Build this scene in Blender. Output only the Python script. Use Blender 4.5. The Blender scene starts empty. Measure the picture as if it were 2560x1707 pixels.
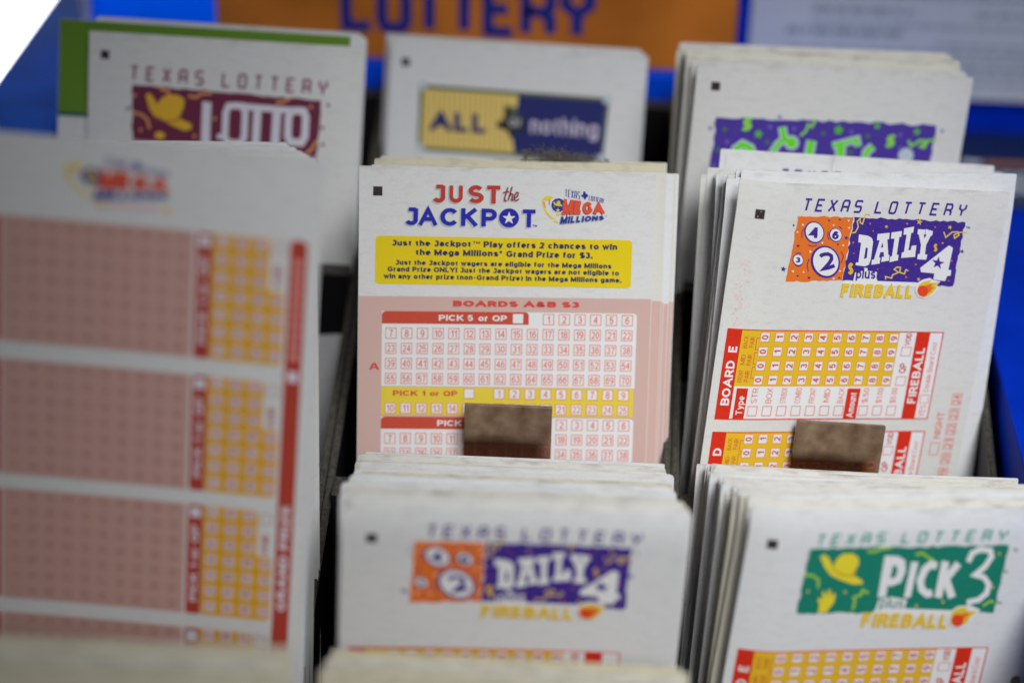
import bpy, bmesh, math, random
from math import sin, cos, radians, pi
from mathutils import Vector, Matrix
from mathutils.geometry import tessellate_polygon

sc = bpy.context.scene
col = sc.collection
ZOFF = 490.0                      # counter top is z = 0 ; lengths below are millimetres seen from the camera point
def W(p): return Vector((p[0] / 1000, p[1] / 1000, (p[2] + ZOFF) / 1000))

# ------------------------------------------------------------------ camera
pitch, yaw, roll = radians(30), radians(3.0), radians(1.2)
Fw = Vector((-sin(yaw) * cos(pitch), cos(yaw) * cos(pitch), -sin(pitch)))
r0 = Fw.cross(Vector((0, 0, 1))).normalized(); u0 = r0.cross(Fw)
R = cos(roll) * r0 + sin(roll) * u0
U = -sin(roll) * r0 + cos(roll) * u0
cam = bpy.data.cameras.new('camera'); co = bpy.data.objects.new('camera', cam); col.objects.link(co)
cam.lens = 75; cam.sensor_width = 36; cam.clip_start = 0.02; cam.clip_end = 50
m = Matrix((R, U, -Fw)).transposed().to_4x4(); m.translation = W((0, 0, 0)); co.matrix_world = m
cam.dof.use_dof = True; cam.dof.focus_distance = 0.589; cam.dof.aperture_fstop = 4.3
sc.camera = co

# ------------------------------------------------------------------ light
w = bpy.data.worlds.new('World'); sc.world = w; w.use_nodes = True
w.node_tree.nodes['Background'].inputs[0].default_value = (0.66, 0.76, 1.0, 1)
w.node_tree.nodes['Background'].inputs[1].default_value = 0.03
def area(name, loc, target, size, power, color, sy=None):
    l = bpy.data.lights.new(name, 'AREA'); l.energy = power; l.size = size; l.color = color
    if sy: l.shape = 'RECTANGLE'; l.size_y = sy
    o = bpy.data.objects.new(name, l); col.objects.link(o); o.location = W(loc)
    o.rotation_euler = (W(target) - W(loc)).to_track_quat('-Z', 'Y').to_euler(); return o
kl = area('ceiling_lamp', (250, 70, 340), (62, 475, -290), 0.26, 0.204, (.985, 0.995, 1.0), 0.26); kl.data.spread = radians(33)
kf = area('fill_lamp_behind', (260, -620, 560), (85, 480, -300), 0.42, 0.184, (.985, .995, 1.0), 0.4); kf.data.spread = radians(21)  # added fill lamp behind the camera, brightens the fronts of the slips
sc.view_settings.view_transform = 'Standard'; sc.view_settings.look = 'None'
sc.view_settings.exposure = 0.08; sc.view_settings.gamma = 1.0

# ------------------------------------------------------------------ materials
def lin(h):
    h = h.lstrip('#'); c = [int(h[i:i + 2], 16) / 255 for i in (0, 2, 4)]
    return [x / 12.92 if x <= .04045 else ((x + .055) / 1.055) ** 2.4 for x in c]
def newmat(name):
    mt = bpy.data.materials.new(name); mt.use_nodes = True
    nt = mt.node_tree; return mt, nt, nt.nodes['Principled BSDF']
def N(nt, t, **k):
    n = nt.nodes.new(t)
    for a, b in k.items(): setattr(n, a, b)
    return n
MATS = {}
def ink(h, white=0.50):
    """A printed ink whose colour in the photograph is h next to paper of linear brightness white."""
    key = h + str(white)
    if key in MATS: return MATS[key]
    c = [min(0.86, x / white * 0.78) for x in lin(h)]; c = [x * (1 - .18 * (1 - min(1, x / .5))) for x in c]
    mt, nt, b = newmat('ink')
    tc = N(nt, 'ShaderNodeTexCoord'); ns = N(nt, 'ShaderNodeTexNoise'); ns.inputs['Scale'].default_value = 2600; ns.inputs['Detail'].default_value = 3
    nt.links.new(tc.outputs['Object'], ns.inputs['Vector'])
    rp = N(nt, 'ShaderNodeMapRange'); rp.inputs[1].default_value = .3; rp.inputs[2].default_value = .7; rp.inputs[3].default_value = .0; rp.inputs[4].default_value = .035
    nt.links.new(ns.outputs[0], rp.inputs[0])
    mx = N(nt, 'ShaderNodeMix', data_type='RGBA'); mx.inputs[6].default_value = (*c, 1); mx.inputs[7].default_value = (.8, .8, .8, 1)
    nt.links.new(rp.outputs[0], mx.inputs[0]); nt.links.new(mx.outputs[2], b.inputs['Base Color'])
    b.inputs['Roughness'].default_value = .6; b.inputs['Specular IOR Level'].default_value = .1
    MATS[key] = mt; return mt
def paper(name, c0, c1, ghost=.05, grime=.35):
    mt, nt, b = newmat(name)
    tc = N(nt, 'ShaderNodeTexCoord'); oi = N(nt, 'ShaderNodeObjectInfo')
    mx = N(nt, 'ShaderNodeMix', data_type='RGBA'); mx.inputs[6].default_value = (*c0, 1); mx.inputs[7].default_value = (*c1, 1)
    pw = N(nt, 'ShaderNodeMath', operation='POWER'); pw.inputs[1].default_value = 2.0
    nt.links.new(oi.outputs['Random'], pw.inputs[0]); nt.links.new(pw.outputs[0], mx.inputs[0])
    # printing of the other side faintly showing through, in lines
    mp = N(nt, 'ShaderNodeMapping'); mp.inputs['Scale'].default_value = (190, 620, 1)
    nt.links.new(tc.outputs['Object'], mp.inputs[0])
    n1 = N(nt, 'ShaderNodeTexNoise'); n1.inputs['Scale'].default_value = 1.0; n1.inputs['Detail'].default_value = 4
    nt.links.new(mp.outputs[0], n1.inputs['Vector'])
    r1 = N(nt, 'ShaderNodeMapRange'); r1.inputs[1].default_value = .52; r1.inputs[2].default_value = .75; r1.inputs[3].default_value = 1; r1.inputs[4].default_value = 1 - ghost
    nt.links.new(n1.outputs[0], r1.inputs[0])
    n2 = N(nt, 'ShaderNodeTexNoise'); n2.inputs['Scale'].default_value = 1500; n2.inputs['Detail'].default_value = 4
    nt.links.new(tc.outputs['Object'], n2.inputs['Vector'])
    r2 = N(nt, 'ShaderNodeMapRange'); r2.inputs[1].default_value = .3; r2.inputs[2].default_value = .7; r2.inputs[3].default_value = .96; r2.inputs[4].default_value = 1.02
    nt.links.new(n2.outputs[0], r2.inputs[0])
    # fingered, dirty top edge: blotches in the first few millimetres
    sx = N(nt, 'ShaderNodeSeparateXYZ'); nt.links.new(tc.outputs['Object'], sx.inputs[0])
    r3 = N(nt, 'ShaderNodeMapRange'); r3.inputs[1].default_value = -.0035; r3.inputs[2].default_value = .0005
    nt.links.new(sx.outputs[1], r3.inputs[0])
    mp2 = N(nt, 'ShaderNodeMapping'); mp2.inputs['Scale'].default_value = (160, 500, 1)
    ad = N(nt, 'ShaderNodeVectorMath', operation='ADD'); nt.links.new(tc.outputs['Object'], ad.inputs[0]); nt.links.new(oi.outputs['Random'], ad.inputs[1])
    nt.links.new(ad.outputs[0], mp2.inputs[0])
    n3 = N(nt, 'ShaderNodeTexNoise'); n3.inputs['Scale'].default_value = 1; n3.inputs['Detail'].default_value = 5
    nt.links.new(mp2.outputs[0], n3.inputs['Vector'])
    r4 = N(nt, 'ShaderNodeMapRange'); r4.inputs[1].default_value = .48; r4.inputs[2].default_value = .7; r4.inputs[4].default_value = grime
    nt.links.new(n3.outputs[0], r4.inputs[0])
    m1 = N(nt, 'ShaderNodeMath', operation='MULTIPLY'); nt.links.new(r3.outputs[0], m1.inputs[0]); nt.links.new(r4.outputs[0], m1.inputs[1])
    m2 = N(nt, 'ShaderNodeMath', operation='MULTIPLY'); nt.links.new(r1.outputs[0], m2.inputs[0]); nt.links.new(r2.outputs[0], m2.inputs[1])
    vm = N(nt, 'ShaderNodeVectorMath', operation='SCALE'); nt.links.new(mx.outputs[2], vm.inputs[0]); nt.links.new(m2.outputs[0], vm.inputs[3])
    g = N(nt, 'ShaderNodeMix', data_type='RGBA'); g.inputs[7].default_value = (.30, .27, .22, 1)
    nt.links.new(m1.outputs[0], g.inputs[0]); nt.links.new(vm.outputs[0], g.inputs[6]); nt.links.new(g.outputs[2], b.inputs['Base Color'])
    b.inputs['Roughness'].default_value = .6; b.inputs['Specular IOR Level'].default_value = .15
    bp = N(nt, 'ShaderNodeBump'); bp.inputs['Strength'].default_value = .15; bp.inputs['Distance'].default_value = .00005
    nt.links.new(n2.outputs[0], bp.inputs['Height']); nt.links.new(bp.outputs[0], b.inputs['Normal'])
    return mt
PAPER = paper('paper', (.80, .81, .83), (.76, .75, .71), ghost=.085)
EDGEY = paper('worn_paper', (.78, .77, .72), (.72, .68, .56), ghost=.03, grime=.7)
CREAM = paper('cream_paper', (.78, .73, .55), (.72, .67, .50), ghost=.06, grime=.5)
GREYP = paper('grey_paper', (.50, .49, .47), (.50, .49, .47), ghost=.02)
def simple(name, c, rough=.5, spec=.5, scale=300, amt=.2, metal=0):
    mt, nt, b = newmat(name)
    tc = N(nt, 'ShaderNodeTexCoord'); ns = N(nt, 'ShaderNodeTexNoise'); ns.inputs['Scale'].default_value = scale; ns.inputs['Detail'].default_value = 5
    nt.links.new(tc.outputs['Object'], ns.inputs['Vector'])
    rp = N(nt, 'ShaderNodeMapRange'); rp.inputs[1].default_value = .3; rp.inputs[2].default_value = .7; rp.inputs[3].default_value = 1 - amt; rp.inputs[4].default_value = 1 + amt
    nt.links.new(ns.outputs[0], rp.inputs[0])
    vm = N(nt, 'ShaderNodeVectorMath', operation='SCALE'); vm.inputs[0].default_value = c; nt.links.new(rp.outputs[0], vm.inputs[3])
    nt.links.new(vm.outputs[0], b.inputs['Base Color']); b.inputs['Roughness'].default_value = rough; b.inputs['Specular IOR Level'].default_value = spec
    return mt
BLUE = simple('blue_plastic', (.0003, .034, .56), .5, .03, 60, .12)
BLUEB = simple('bright_blue_acrylic', (.0005, .075, .95), .4, .15, 60, .06)
def backlit(mt, c, wgt):
    nt = mt.node_tree; b = nt.nodes['Principled BSDF']; tr = nt.nodes.new('ShaderNodeBsdfTranslucent'); tr.inputs[0].default_value = (*c, 1)
    ms = nt.nodes.new('ShaderNodeMixShader'); ms.inputs[0].default_value = wgt
    nt.links.new(b.outputs[0], ms.inputs[1]); nt.links.new(tr.outputs[0], ms.inputs[2]); nt.links.new(ms.outputs[0], nt.nodes['Material Output'].inputs[0])
backlit(BLUEB, (.005, .33, 1.0), .96)
NAVY = simple('navy_card', (.018, .035, .12), .4, .4, 80, .1)
ORANGE = simple('orange_board', (.68, .215, .03), .42, .15, 16, .38)
def black_plastic():
    mt, nt, b = newmat('dusty_black_plastic')
    tc = N(nt, 'ShaderNodeTexCoord'); ge = N(nt, 'ShaderNodeNewGeometry'); sx = N(nt, 'ShaderNodeSeparateXYZ')
    nt.links.new(ge.outputs['Normal'], sx.inputs[0])
    r = N(nt, 'ShaderNodeMapRange'); r.inputs[1].default_value = .2; r.inputs[2].default_value = .9
    nt.links.new(sx.outputs[2], r.inputs[0])
    ns = N(nt, 'ShaderNodeTexNoise'); ns.inputs['Scale'].default_value = 900; ns.inputs['Detail'].default_value = 6; ns.inputs['Roughness'].default_value = .7
    nt.links.new(tc.outputs['Object'], ns.inputs['Vector'])
    r2 = N(nt, 'ShaderNodeMapRange'); r2.inputs[1].default_value = .35; r2.inputs[2].default_value = .68; r2.inputs[3].default_value = .15
    nt.links.new(ns.outputs[0], r2.inputs[0])
    mu = N(nt, 'ShaderNodeMath', operation='MULTIPLY'); nt.links.new(r.outputs[0], mu.inputs[0]); nt.links.new(r2.outputs[0], mu.inputs[1])
    mx = N(nt, 'ShaderNodeMix', data_type='RGBA'); mx.inputs[6].default_value = (.008, .008, .010, 1); mx.inputs[7].default_value = (.135, .125, .10, 1)
    nt.links.new(mu.outputs[0], mx.inputs[0]); nt.links.new(mx.outputs[2], b.inputs['Base Color'])
    b.inputs['Roughness'].default_value = .55; b.inputs['Specular IOR Level'].default_value = .3
    return mt
BLACK = black_plastic()
def smoked():
    mt, nt, b = newmat('smoked_plastic')
    out = nt.nodes['Material Output']
    tc = N(nt, 'ShaderNodeTexCoord'); sx = N(nt, 'ShaderNodeSeparateXYZ'); nt.links.new(tc.outputs['Object'], sx.inputs[0])
    ns = N(nt, 'ShaderNodeTexNoise'); ns.inputs['Scale'].default_value = 170; ns.inputs['Detail'].default_value = 6; nt.links.new(tc.outputs['Object'], ns.inputs['Vector'])
    r = N(nt, 'ShaderNodeMapRange'); r.inputs[1].default_value = .0145; r.inputs[2].default_value = .0178; r.inputs[3].default_value = .05; r.inputs[4].default_value = .92
    nt.links.new(sx.outputs[2], r.inputs[0])
    r2 = N(nt, 'ShaderNodeMapRange'); r2.inputs[1].default_value = .3; r2.inputs[2].default_value = .7; r2.inputs[3].default_value = .75; r2.inputs[4].default_value = 1.05
    nt.links.new(ns.outputs[0], r2.inputs[0])
    mu = N(nt, 'ShaderNodeMath', operation='MULTIPLY', use_clamp=True); nt.links.new(r.outputs[0], mu.inputs[0]); nt.links.new(r2.outputs[0], mu.inputs[1])
    cr = N(nt, 'ShaderNodeValToRGB'); cr.color_ramp.elements[0].color = (.13, .075, .04, 1); cr.color_ramp.elements[0].position = .3
    cr.color_ramp.elements[1].color = (.30, .21, .14, 1); cr.color_ramp.elements[1].position = .72
    nt.links.new(ns.outputs[0], cr.inputs[0]); nt.links.new(cr.outputs[0], b.inputs['Base Color'])
    b.inputs['Roughness'].default_value = .2
    tr = N(nt, 'ShaderNodeBsdfTransparent'); tr.inputs[0].default_value = (.55, .42, .36, 1)
    ms = N(nt, 'ShaderNodeMixShader'); nt.links.new(mu.outputs[0], ms.inputs[0]); nt.links.new(tr.outputs[0], ms.inputs[1]); nt.links.new(b.outputs[0], ms.inputs[2])
    nt.links.new(ms.outputs[0], out.inputs[0])
    return mt
SMOKE = smoked()

# ------------------------------------------------------------------ object helpers
def tag(o, label=None, cat=None, group=None, kind=None):
    for k, v in (('label', label), ('category', cat), ('group', group), ('kind', kind)):
        if v: o[k] = v
    return o
def link(name, mesh, parent=None):
    o = bpy.data.objects.new(name, mesh); col.objects.link(o)
    if parent: o.parent = parent
    return o
def box_mesh(name, boxes, mat, bev=0.0):
    """boxes: ((x0,y0,z0),(x1,y1,z1)) in millimetres"""
    bm = bmesh.new()
    for a, b in boxes:
        r = bmesh.ops.create_cube(bm, size=1)
        bmesh.ops.scale(bm, vec=[(b[i] - a[i]) / 1000 for i in range(3)], verts=r['verts'])
        bmesh.ops.translate(bm, vec=[(b[i] + a[i]) / 2000 for i in range(3)], verts=r['verts'])
    if bev: bmesh.ops.bevel(bm, geom=bm.edges[:], offset=bev / 1000, segments=2, affect='EDGES', profile=.5)
    me = bpy.data.meshes.new(name); bm.to_mesh(me); bm.free(); me.materials.append(mat); return me
def box(name, a, b, mat, parent=None, bev=0.0):
    """a box between two corner points given like the camera-point millimetres"""
    c = [(a[i] + b[i]) / 2 for i in range(2)] + [min(a[2], b[2])]
    o = link(name, box_mesh(name, [([a[i] - c[i] for i in range(3)], [b[i] - c[i] for i in range(3)])], mat, bev))
    if parent: o.parent = parent; o.location = W(c) - parent.location
    else: o.location = W(c)
    return o

# ------------------------------------------------------------------ text and strokes, as flat outlines in (u, v) millimetres, v downwards
# ---- a plain grotesque drawn with strokes: glyph = (width, strokes); a stroke that starts with 'c' has uncapped ends
def arc(cx, cy, rx, ry, a0, a1, n=9):
    return [(cx + rx * cos(radians(a0 + (a1 - a0) * i / n)), cy + ry * sin(radians(a0 + (a1 - a0) * i / n))) for i in range(n + 1)]
def _font():
    G = {}; XH = .30
    ring = lambda cx, cy, rx, ry: arc(cx, cy, rx, ry, -90, 270, 20)
    G['A'] = (.80, [[(0, 1), (.40, 0), (.80, 1)], ['c', (.14, .68), (.66, .68)]])
    G['B'] = (.58, [[(0, 0), (0, 1)], ['c', (0, 0)] + arc(.34, .235, .22, .235, -90, 90) + [(0, .47)], ['c', (0, .47)] + arc(.34, .735, .25, .265, -90, 90) + [(0, 1)]])
    G['C'] = (.68, [['c'] + arc(.36, .5, .36, .5, -38, -322, 18)])
    G['D'] = (.64, [[(0, 0), (0, 1)], ['c', (0, 0)] + arc(.26, .5, .38, .5, -90, 90, 12) + [(0, 1)]])
    G['E'] = (.52, [[(0, 0), (0, 1)], ['c', (0, 0), (.54, 0)], ['c', (0, .48), (.48, .48)], ['c', (0, 1), (.56, 1)]])
    G['F'] = (.50, [[(0, 0), (0, 1)], ['c', (0, 0), (.54, 0)], ['c', (0, .5), (.46, .5)]])
    G['G'] = (.72, [['c'] + arc(.37, .5, .37, .5, -38, -330, 18) + [(.72, .56)], ['c', (.42, .56), (.76, .56)]])
    G['H'] = (.60, [[(0, 0), (0, 1)], [(.6, 0), (.6, 1)], ['c', (0, .48), (.6, .48)]])
    G['I'] = (.0, [[(0, 0), (0, 1)]])
    G['J'] = (.44, [['c', (.08, 0), (.44, 0)], ['c', (.44, -.08)] + arc(.22, .76, .22, .24, 0, 160, 8)])
    G['K'] = (.62, [[(0, 0), (0, 1)], [(.58, 0), (.04, .58)], [(.22, .42), (.62, 1)]])
    G['L'] = (.48, [[(0, 0), (0, 1)], ['c', (0, 1), (.52, 1)]])
    G['M'] = (.78, [[(0, 1), (0, 0)], ['c', (0, -.02), (.39, .92), (.78, -.02)], [(.78, 0), (.78, 1)]])
    G['N'] = (.62, [[(0, 1), (0, 0)], ['c', (0, 0), (.62, 1)], [(.62, 1), (.62, 0)]])
    G['O'] = (.76, [ring(.38, .5, .38, .5)])
    G['P'] = (.56, [[(0, 0), (0, 1)], ['c', (0, 0)] + arc(.30, .29, .26, .29, -90, 90) + [(0, .58)]])
    G['Q'] = (.76, [ring(.38, .5, .38, .5), ['c', (.46, .72), (.76, 1.04)]])
    G['R'] = (.60, [[(0, 0), (0, 1)], ['c', (0, 0)] + arc(.32, .27, .25, .27, -90, 90) + [(0, .54)], [(.32, .58), (.58, 1)]])
    S = lambda w, y0, y1: (w, [['c'] + arc(w / 2, y0 + .25 * (y1 - y0), w * .46, .25 * (y1 - y0), -25, -270, 9) + arc(w / 2, y0 + .75 * (y1 - y0), w / 2, .25 * (y1 - y0), -90, 155, 9)[0:]])
    G['S'] = S(.58, 0, 1); G['s'] = S(.42, XH, 1)
    G['T'] = (.62, [['c', (-.04, 0), (.66, 0)], [(.31, 0), (.31, 1)]])
    G['U'] = (.60, [['c', (0, -.1)] + arc(.3, .7, .3, .3, 180, 0, 12) + [(.6, -.1)]])
    G['V'] = (.74, [[(0, 0), (.37, 1), (.74, 0)]]); G['W'] = (1.0, [[(0, 0), (.25, 1), (.5, .1), (.75, 1), (1.0, 0)]])
    G['X'] = (.66, [[(0, 0), (.66, 1)], [(.66, 0), (0, 1)]]); G['Y'] = (.70, [[(0, 0), (.35, .55)], [(.70, 0), (.35, .55)], [(.35, .5), (.35, 1)]])
    G['Z'] = (.58, [['c', (0, 0), (.56, 0), (.02, 1), (.6, 1)]])
    xm = (XH + 1) / 2; xr = (1 - XH) / 2
    G['a'] = (.42, [['c', (.03, XH + .14)] + arc(.21, XH + .2, .20, .2, 205, 360, 8) + [(.42, 1.03)], ['c', (.42, .62)] + arc(.18, .81, .18, .19, -90, -270, 8) + arc(.2, .8, .22, .2, 90, 20, 4)])
    G['b'] = (.46, [[(0, -.02), (0, 1)], ring(.23, xm, .23, xr)]); G['c'] = (.42, [['c'] + arc(.23, xm, .23, xr, -45, -315, 12)])
    G['d'] = (.46, [[(.46, -.02), (.46, 1)], ring(.23, xm, .23, xr)])
    G['e'] = (.46, [['c', (0, xm), (.46, xm)] + arc(.23, xm, .23, xr, 0, -310, 14)])
    G['f'] = (.26, [['c', (.32, 0)] + arc(.24, .16, .14, .16, -90, -180, 4) + [(.1, 1.08)], ['c', (-.06, XH), (.3, XH)]])
    G['g'] = (.46, [ring(.23, xm, .23, xr), ['c', (.46, XH - .06), (.46, 1.06)] + arc(.23, 1.08, .23, .2, 0, 150, 7)])
    G['h'] = (.42, [[(0, -.02), (0, 1)], ['c', (0, XH + .25)] + arc(.21, XH + .22, .21, .22, 180, 360, 8) + [(.42, 1.08)]])
    G['i'] = (.0, [[(0, XH), (0, 1)], [(0, .0), (0, .045)]]); G['k'] = (.42, [[(0, -.02), (0, 1)], [(.38, XH), (.03, .72)], [(.15, .6), (.42, 1)]]); G['l'] = (.0, [[(0, -.02), (0, 1)]])
    G['m'] = (.72, [[(0, XH), (0, 1)]] + [['c', (x, XH + .22)] + arc(x + .18, XH + .2, .18, .2, 180, 360, 8) + [(x + .36, 1.08)] for x in (0, .36)])
    G['n'] = (.42, [[(0, XH), (0, 1)], ['c', (0, XH + .25)] + arc(.21, XH + .22, .21, .22, 180, 360, 8) + [(.42, 1.08)]])
    G['o'] = (.48, [ring(.24, xm, .24, xr)]); G['p'] = (.46, [[(0, XH), (0, 1.28)], ring(.23, xm, .23, xr)])
    G['r'] = (.24, [[(0, XH), (0, 1)], ['c', (0, XH + .28)] + arc(.22, XH + .24, .22, .24, 180, 275, 5)])
    G['t'] = (.24, [['c', (.1, .06)] + arc(.22, .86, .12, .14, 180, 80, 5), ['c', (-.06, XH), (.28, XH)]])
    G['u'] = (.42, [['c', (0, XH - .08)] + arc(.21, .78, .21, .22, 180, 0, 8), [(.42, XH), (.42, 1)]])
    G['v'] = (.46, [[(0, XH), (.23, 1), (.46, XH)]]); G['w'] = (.72, [[(0, XH), (.18, 1), (.36, XH + .05), (.54, 1), (.72, XH)]])
    G['y'] = (.46, [[(0, XH), (.24, .96)], ['c', (.5, XH - .08), (.2, 1.12), (.13, 1.26), (.0, 1.27)]]); G['z'] = (.40, [['c', (0, XH), (.38, XH), (.02, 1), (.42, 1)]])
    G['0'] = (.46, [ring(.23, .5, .23, .5)]); G['1'] = (.24, [[(.24, 0), (.24, 1)], ['c', (.0, .24), (.14, .18), (.24, .0)]])
    G['2'] = (.46, [['c'] + arc(.23, .26, .22, .26, 200, 380, 9) + [(.40, .50), (.02, 1), (.5, 1)]])
    G['3'] = (.46, [['c'] + arc(.22, .24, .2, .24, 205, 450, 9), ['c'] + arc(.22, .73, .24, .27, -90, 160, 9)])
    G['4'] = (.50, [['c', (.54, .70), (0, .70), (.36, 0)], [(.38, 0), (.38, 1)]])
    G['5'] = (.46, [['c', (.46, 0), (.08, 0), (.03, .50)] + arc(.22, .68, .24, .32, 215, 510, 10)])
    G['6'] = (.46, [ring(.23, .69, .23, .31), ['c', (.42, .16)] + arc(.25, .3, .2, .3, -50, -110, 3) + [(.02, .34), (.0, .66)]])
    G['7'] = (.46, [['c', (-.02, 0), (.46, 0), (.30, .34), (.18, 1.07)]])
    G['8'] = (.46, [ring(.23, .24, .2, .24), ring(.23, .74, .23, .26)]); G['9'] = (.46, [ring(.23, .31, .23, .31), ['c', (.46, .34), (.44, .66)] + arc(.21, .7, .2, .3, 20, 130, 6)])
    G['$'] = (.52, G['S'][1] + [['c', (.29, -.16), (.29, 1.16)]])
    G['&'] = (.68, [['c', (.7, 1.02), (.16, .34)] + arc(.28, .2, .17, .2, 170, 370, 8) + [(.38, .40), (.12, .56)] + arc(.25, .77, .24, .23, 190, 60, 6) + [(.62, .52)]])
    G['.'] = (.0, [[(0, .965), (0, 1)]]); G['!'] = (.0, [[(0, 0), (0, .66)], [(0, .965), (0, 1)]]); G['-'] = (.26, [['c', (0, .62), (.26, .62)]])
    G['('] = (.18, [['c'] + arc(.3, .55, .3, .7, 235, 125, 6)]); G[')'] = (.18, [['c'] + arc(-.12, .55, .3, .7, -55, 55, 6)]); G['/'] = (.3, [['c', (.3, -.05), (0, 1.05)]])
    return G
FONT = _font()
def text_strokes(s, wt):
    """-> list of (points, ) in cap heights with ink from x = 0, and the total ink width; wt = stroke weight"""
    x = 0; out = []; gap = .085 + .04 * (1 - wt * 3)
    for ch in s:
        if ch == ' ': x += .34 + wt * .2; continue
        gw, sts = FONT[ch]
        for st in sts:
            cap = st[0] != 'c'; pts = [Vector(p) for p in (st if cap else st[1:])]
            pts = [Vector((x + wt / 2 + p.x * (1 - wt * .25), wt / 2 + p.y * (1 - wt))) for p in pts]
            if cap and (pts[0] - pts[-1]).length > 1e-6:
                pts[0] = pts[0] + (pts[0] - pts[1]).normalized() * wt / 2; pts[-1] = pts[-1] + (pts[-1] - pts[-2]).normalized() * wt / 2
            cl = []
            for p in pts:
                if not cl or (p - cl[-1]).length > 1e-4: cl.append(p)
            if len(cl) > 1: out.append([tuple(p) for p in cl])
        x += gw * (1 - wt * .25) + wt + gap
    return out, x - gap
TL = {'T': [[(0, 0), (1, 0)], [(.5, 0), (.5, 1)]], 'E': [[(1, 0), (0, 0), (0, 1), (1, 1)], [(0, .5), (.8, .5)]],
      'X': [[(0, 0), (1, 1)], [(1, 0), (0, 1)]], 'A': [[(0, 1), (0, .16), (.18, 0), (.82, 0), (1, .16), (1, 1)], [(0, .56), (1, .56)]],
      'S': [[(1, .12), (.85, 0), (.15, 0), (0, .12), (0, .4), (.15, .5), (.85, .5), (1, .6), (1, .88), (.85, 1), (0, 1)]],
      'L': [[(0, 0), (0, 1), (1, 1)]], 'O': [[(.5, 0), (.15, 0), (0, .13), (0, .87), (.15, 1), (.85, 1), (1, .87), (1, .13), (.85, 0), (.5, 0)]],
      'R': [[(0, 1), (0, 0), (.84, 0), (1, .12), (1, .42), (.86, .52), (0, .52)], [(.6, .52), (1, .68), (1, 1)]],
      'Y': [[(0, 0), (0, .34), (.5, .56), (.5, 1)], [(1, 0), (1, .34), (.5, .56)]]}
def affine(src, dst):
    (x0, y0), (x1, y1), (x2, y2) = src; (a0, b0), (a1, b1), (a2, b2) = dst
    M = Matrix(((x1 - x0, y1 - y0), (x2 - x0, y2 - y0))).inverted()
    A = M @ Matrix(((a1 - a0, b1 - b0), (a2 - a0, b2 - b0)))
    return lambda x, y: (a0 + (x - x0) * A[0][0] + (y - y0) * A[1][0], b0 + (x - x0) * A[0][1] + (y - y0) * A[1][1])
IDT = lambda x, y: (x, y)

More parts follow.
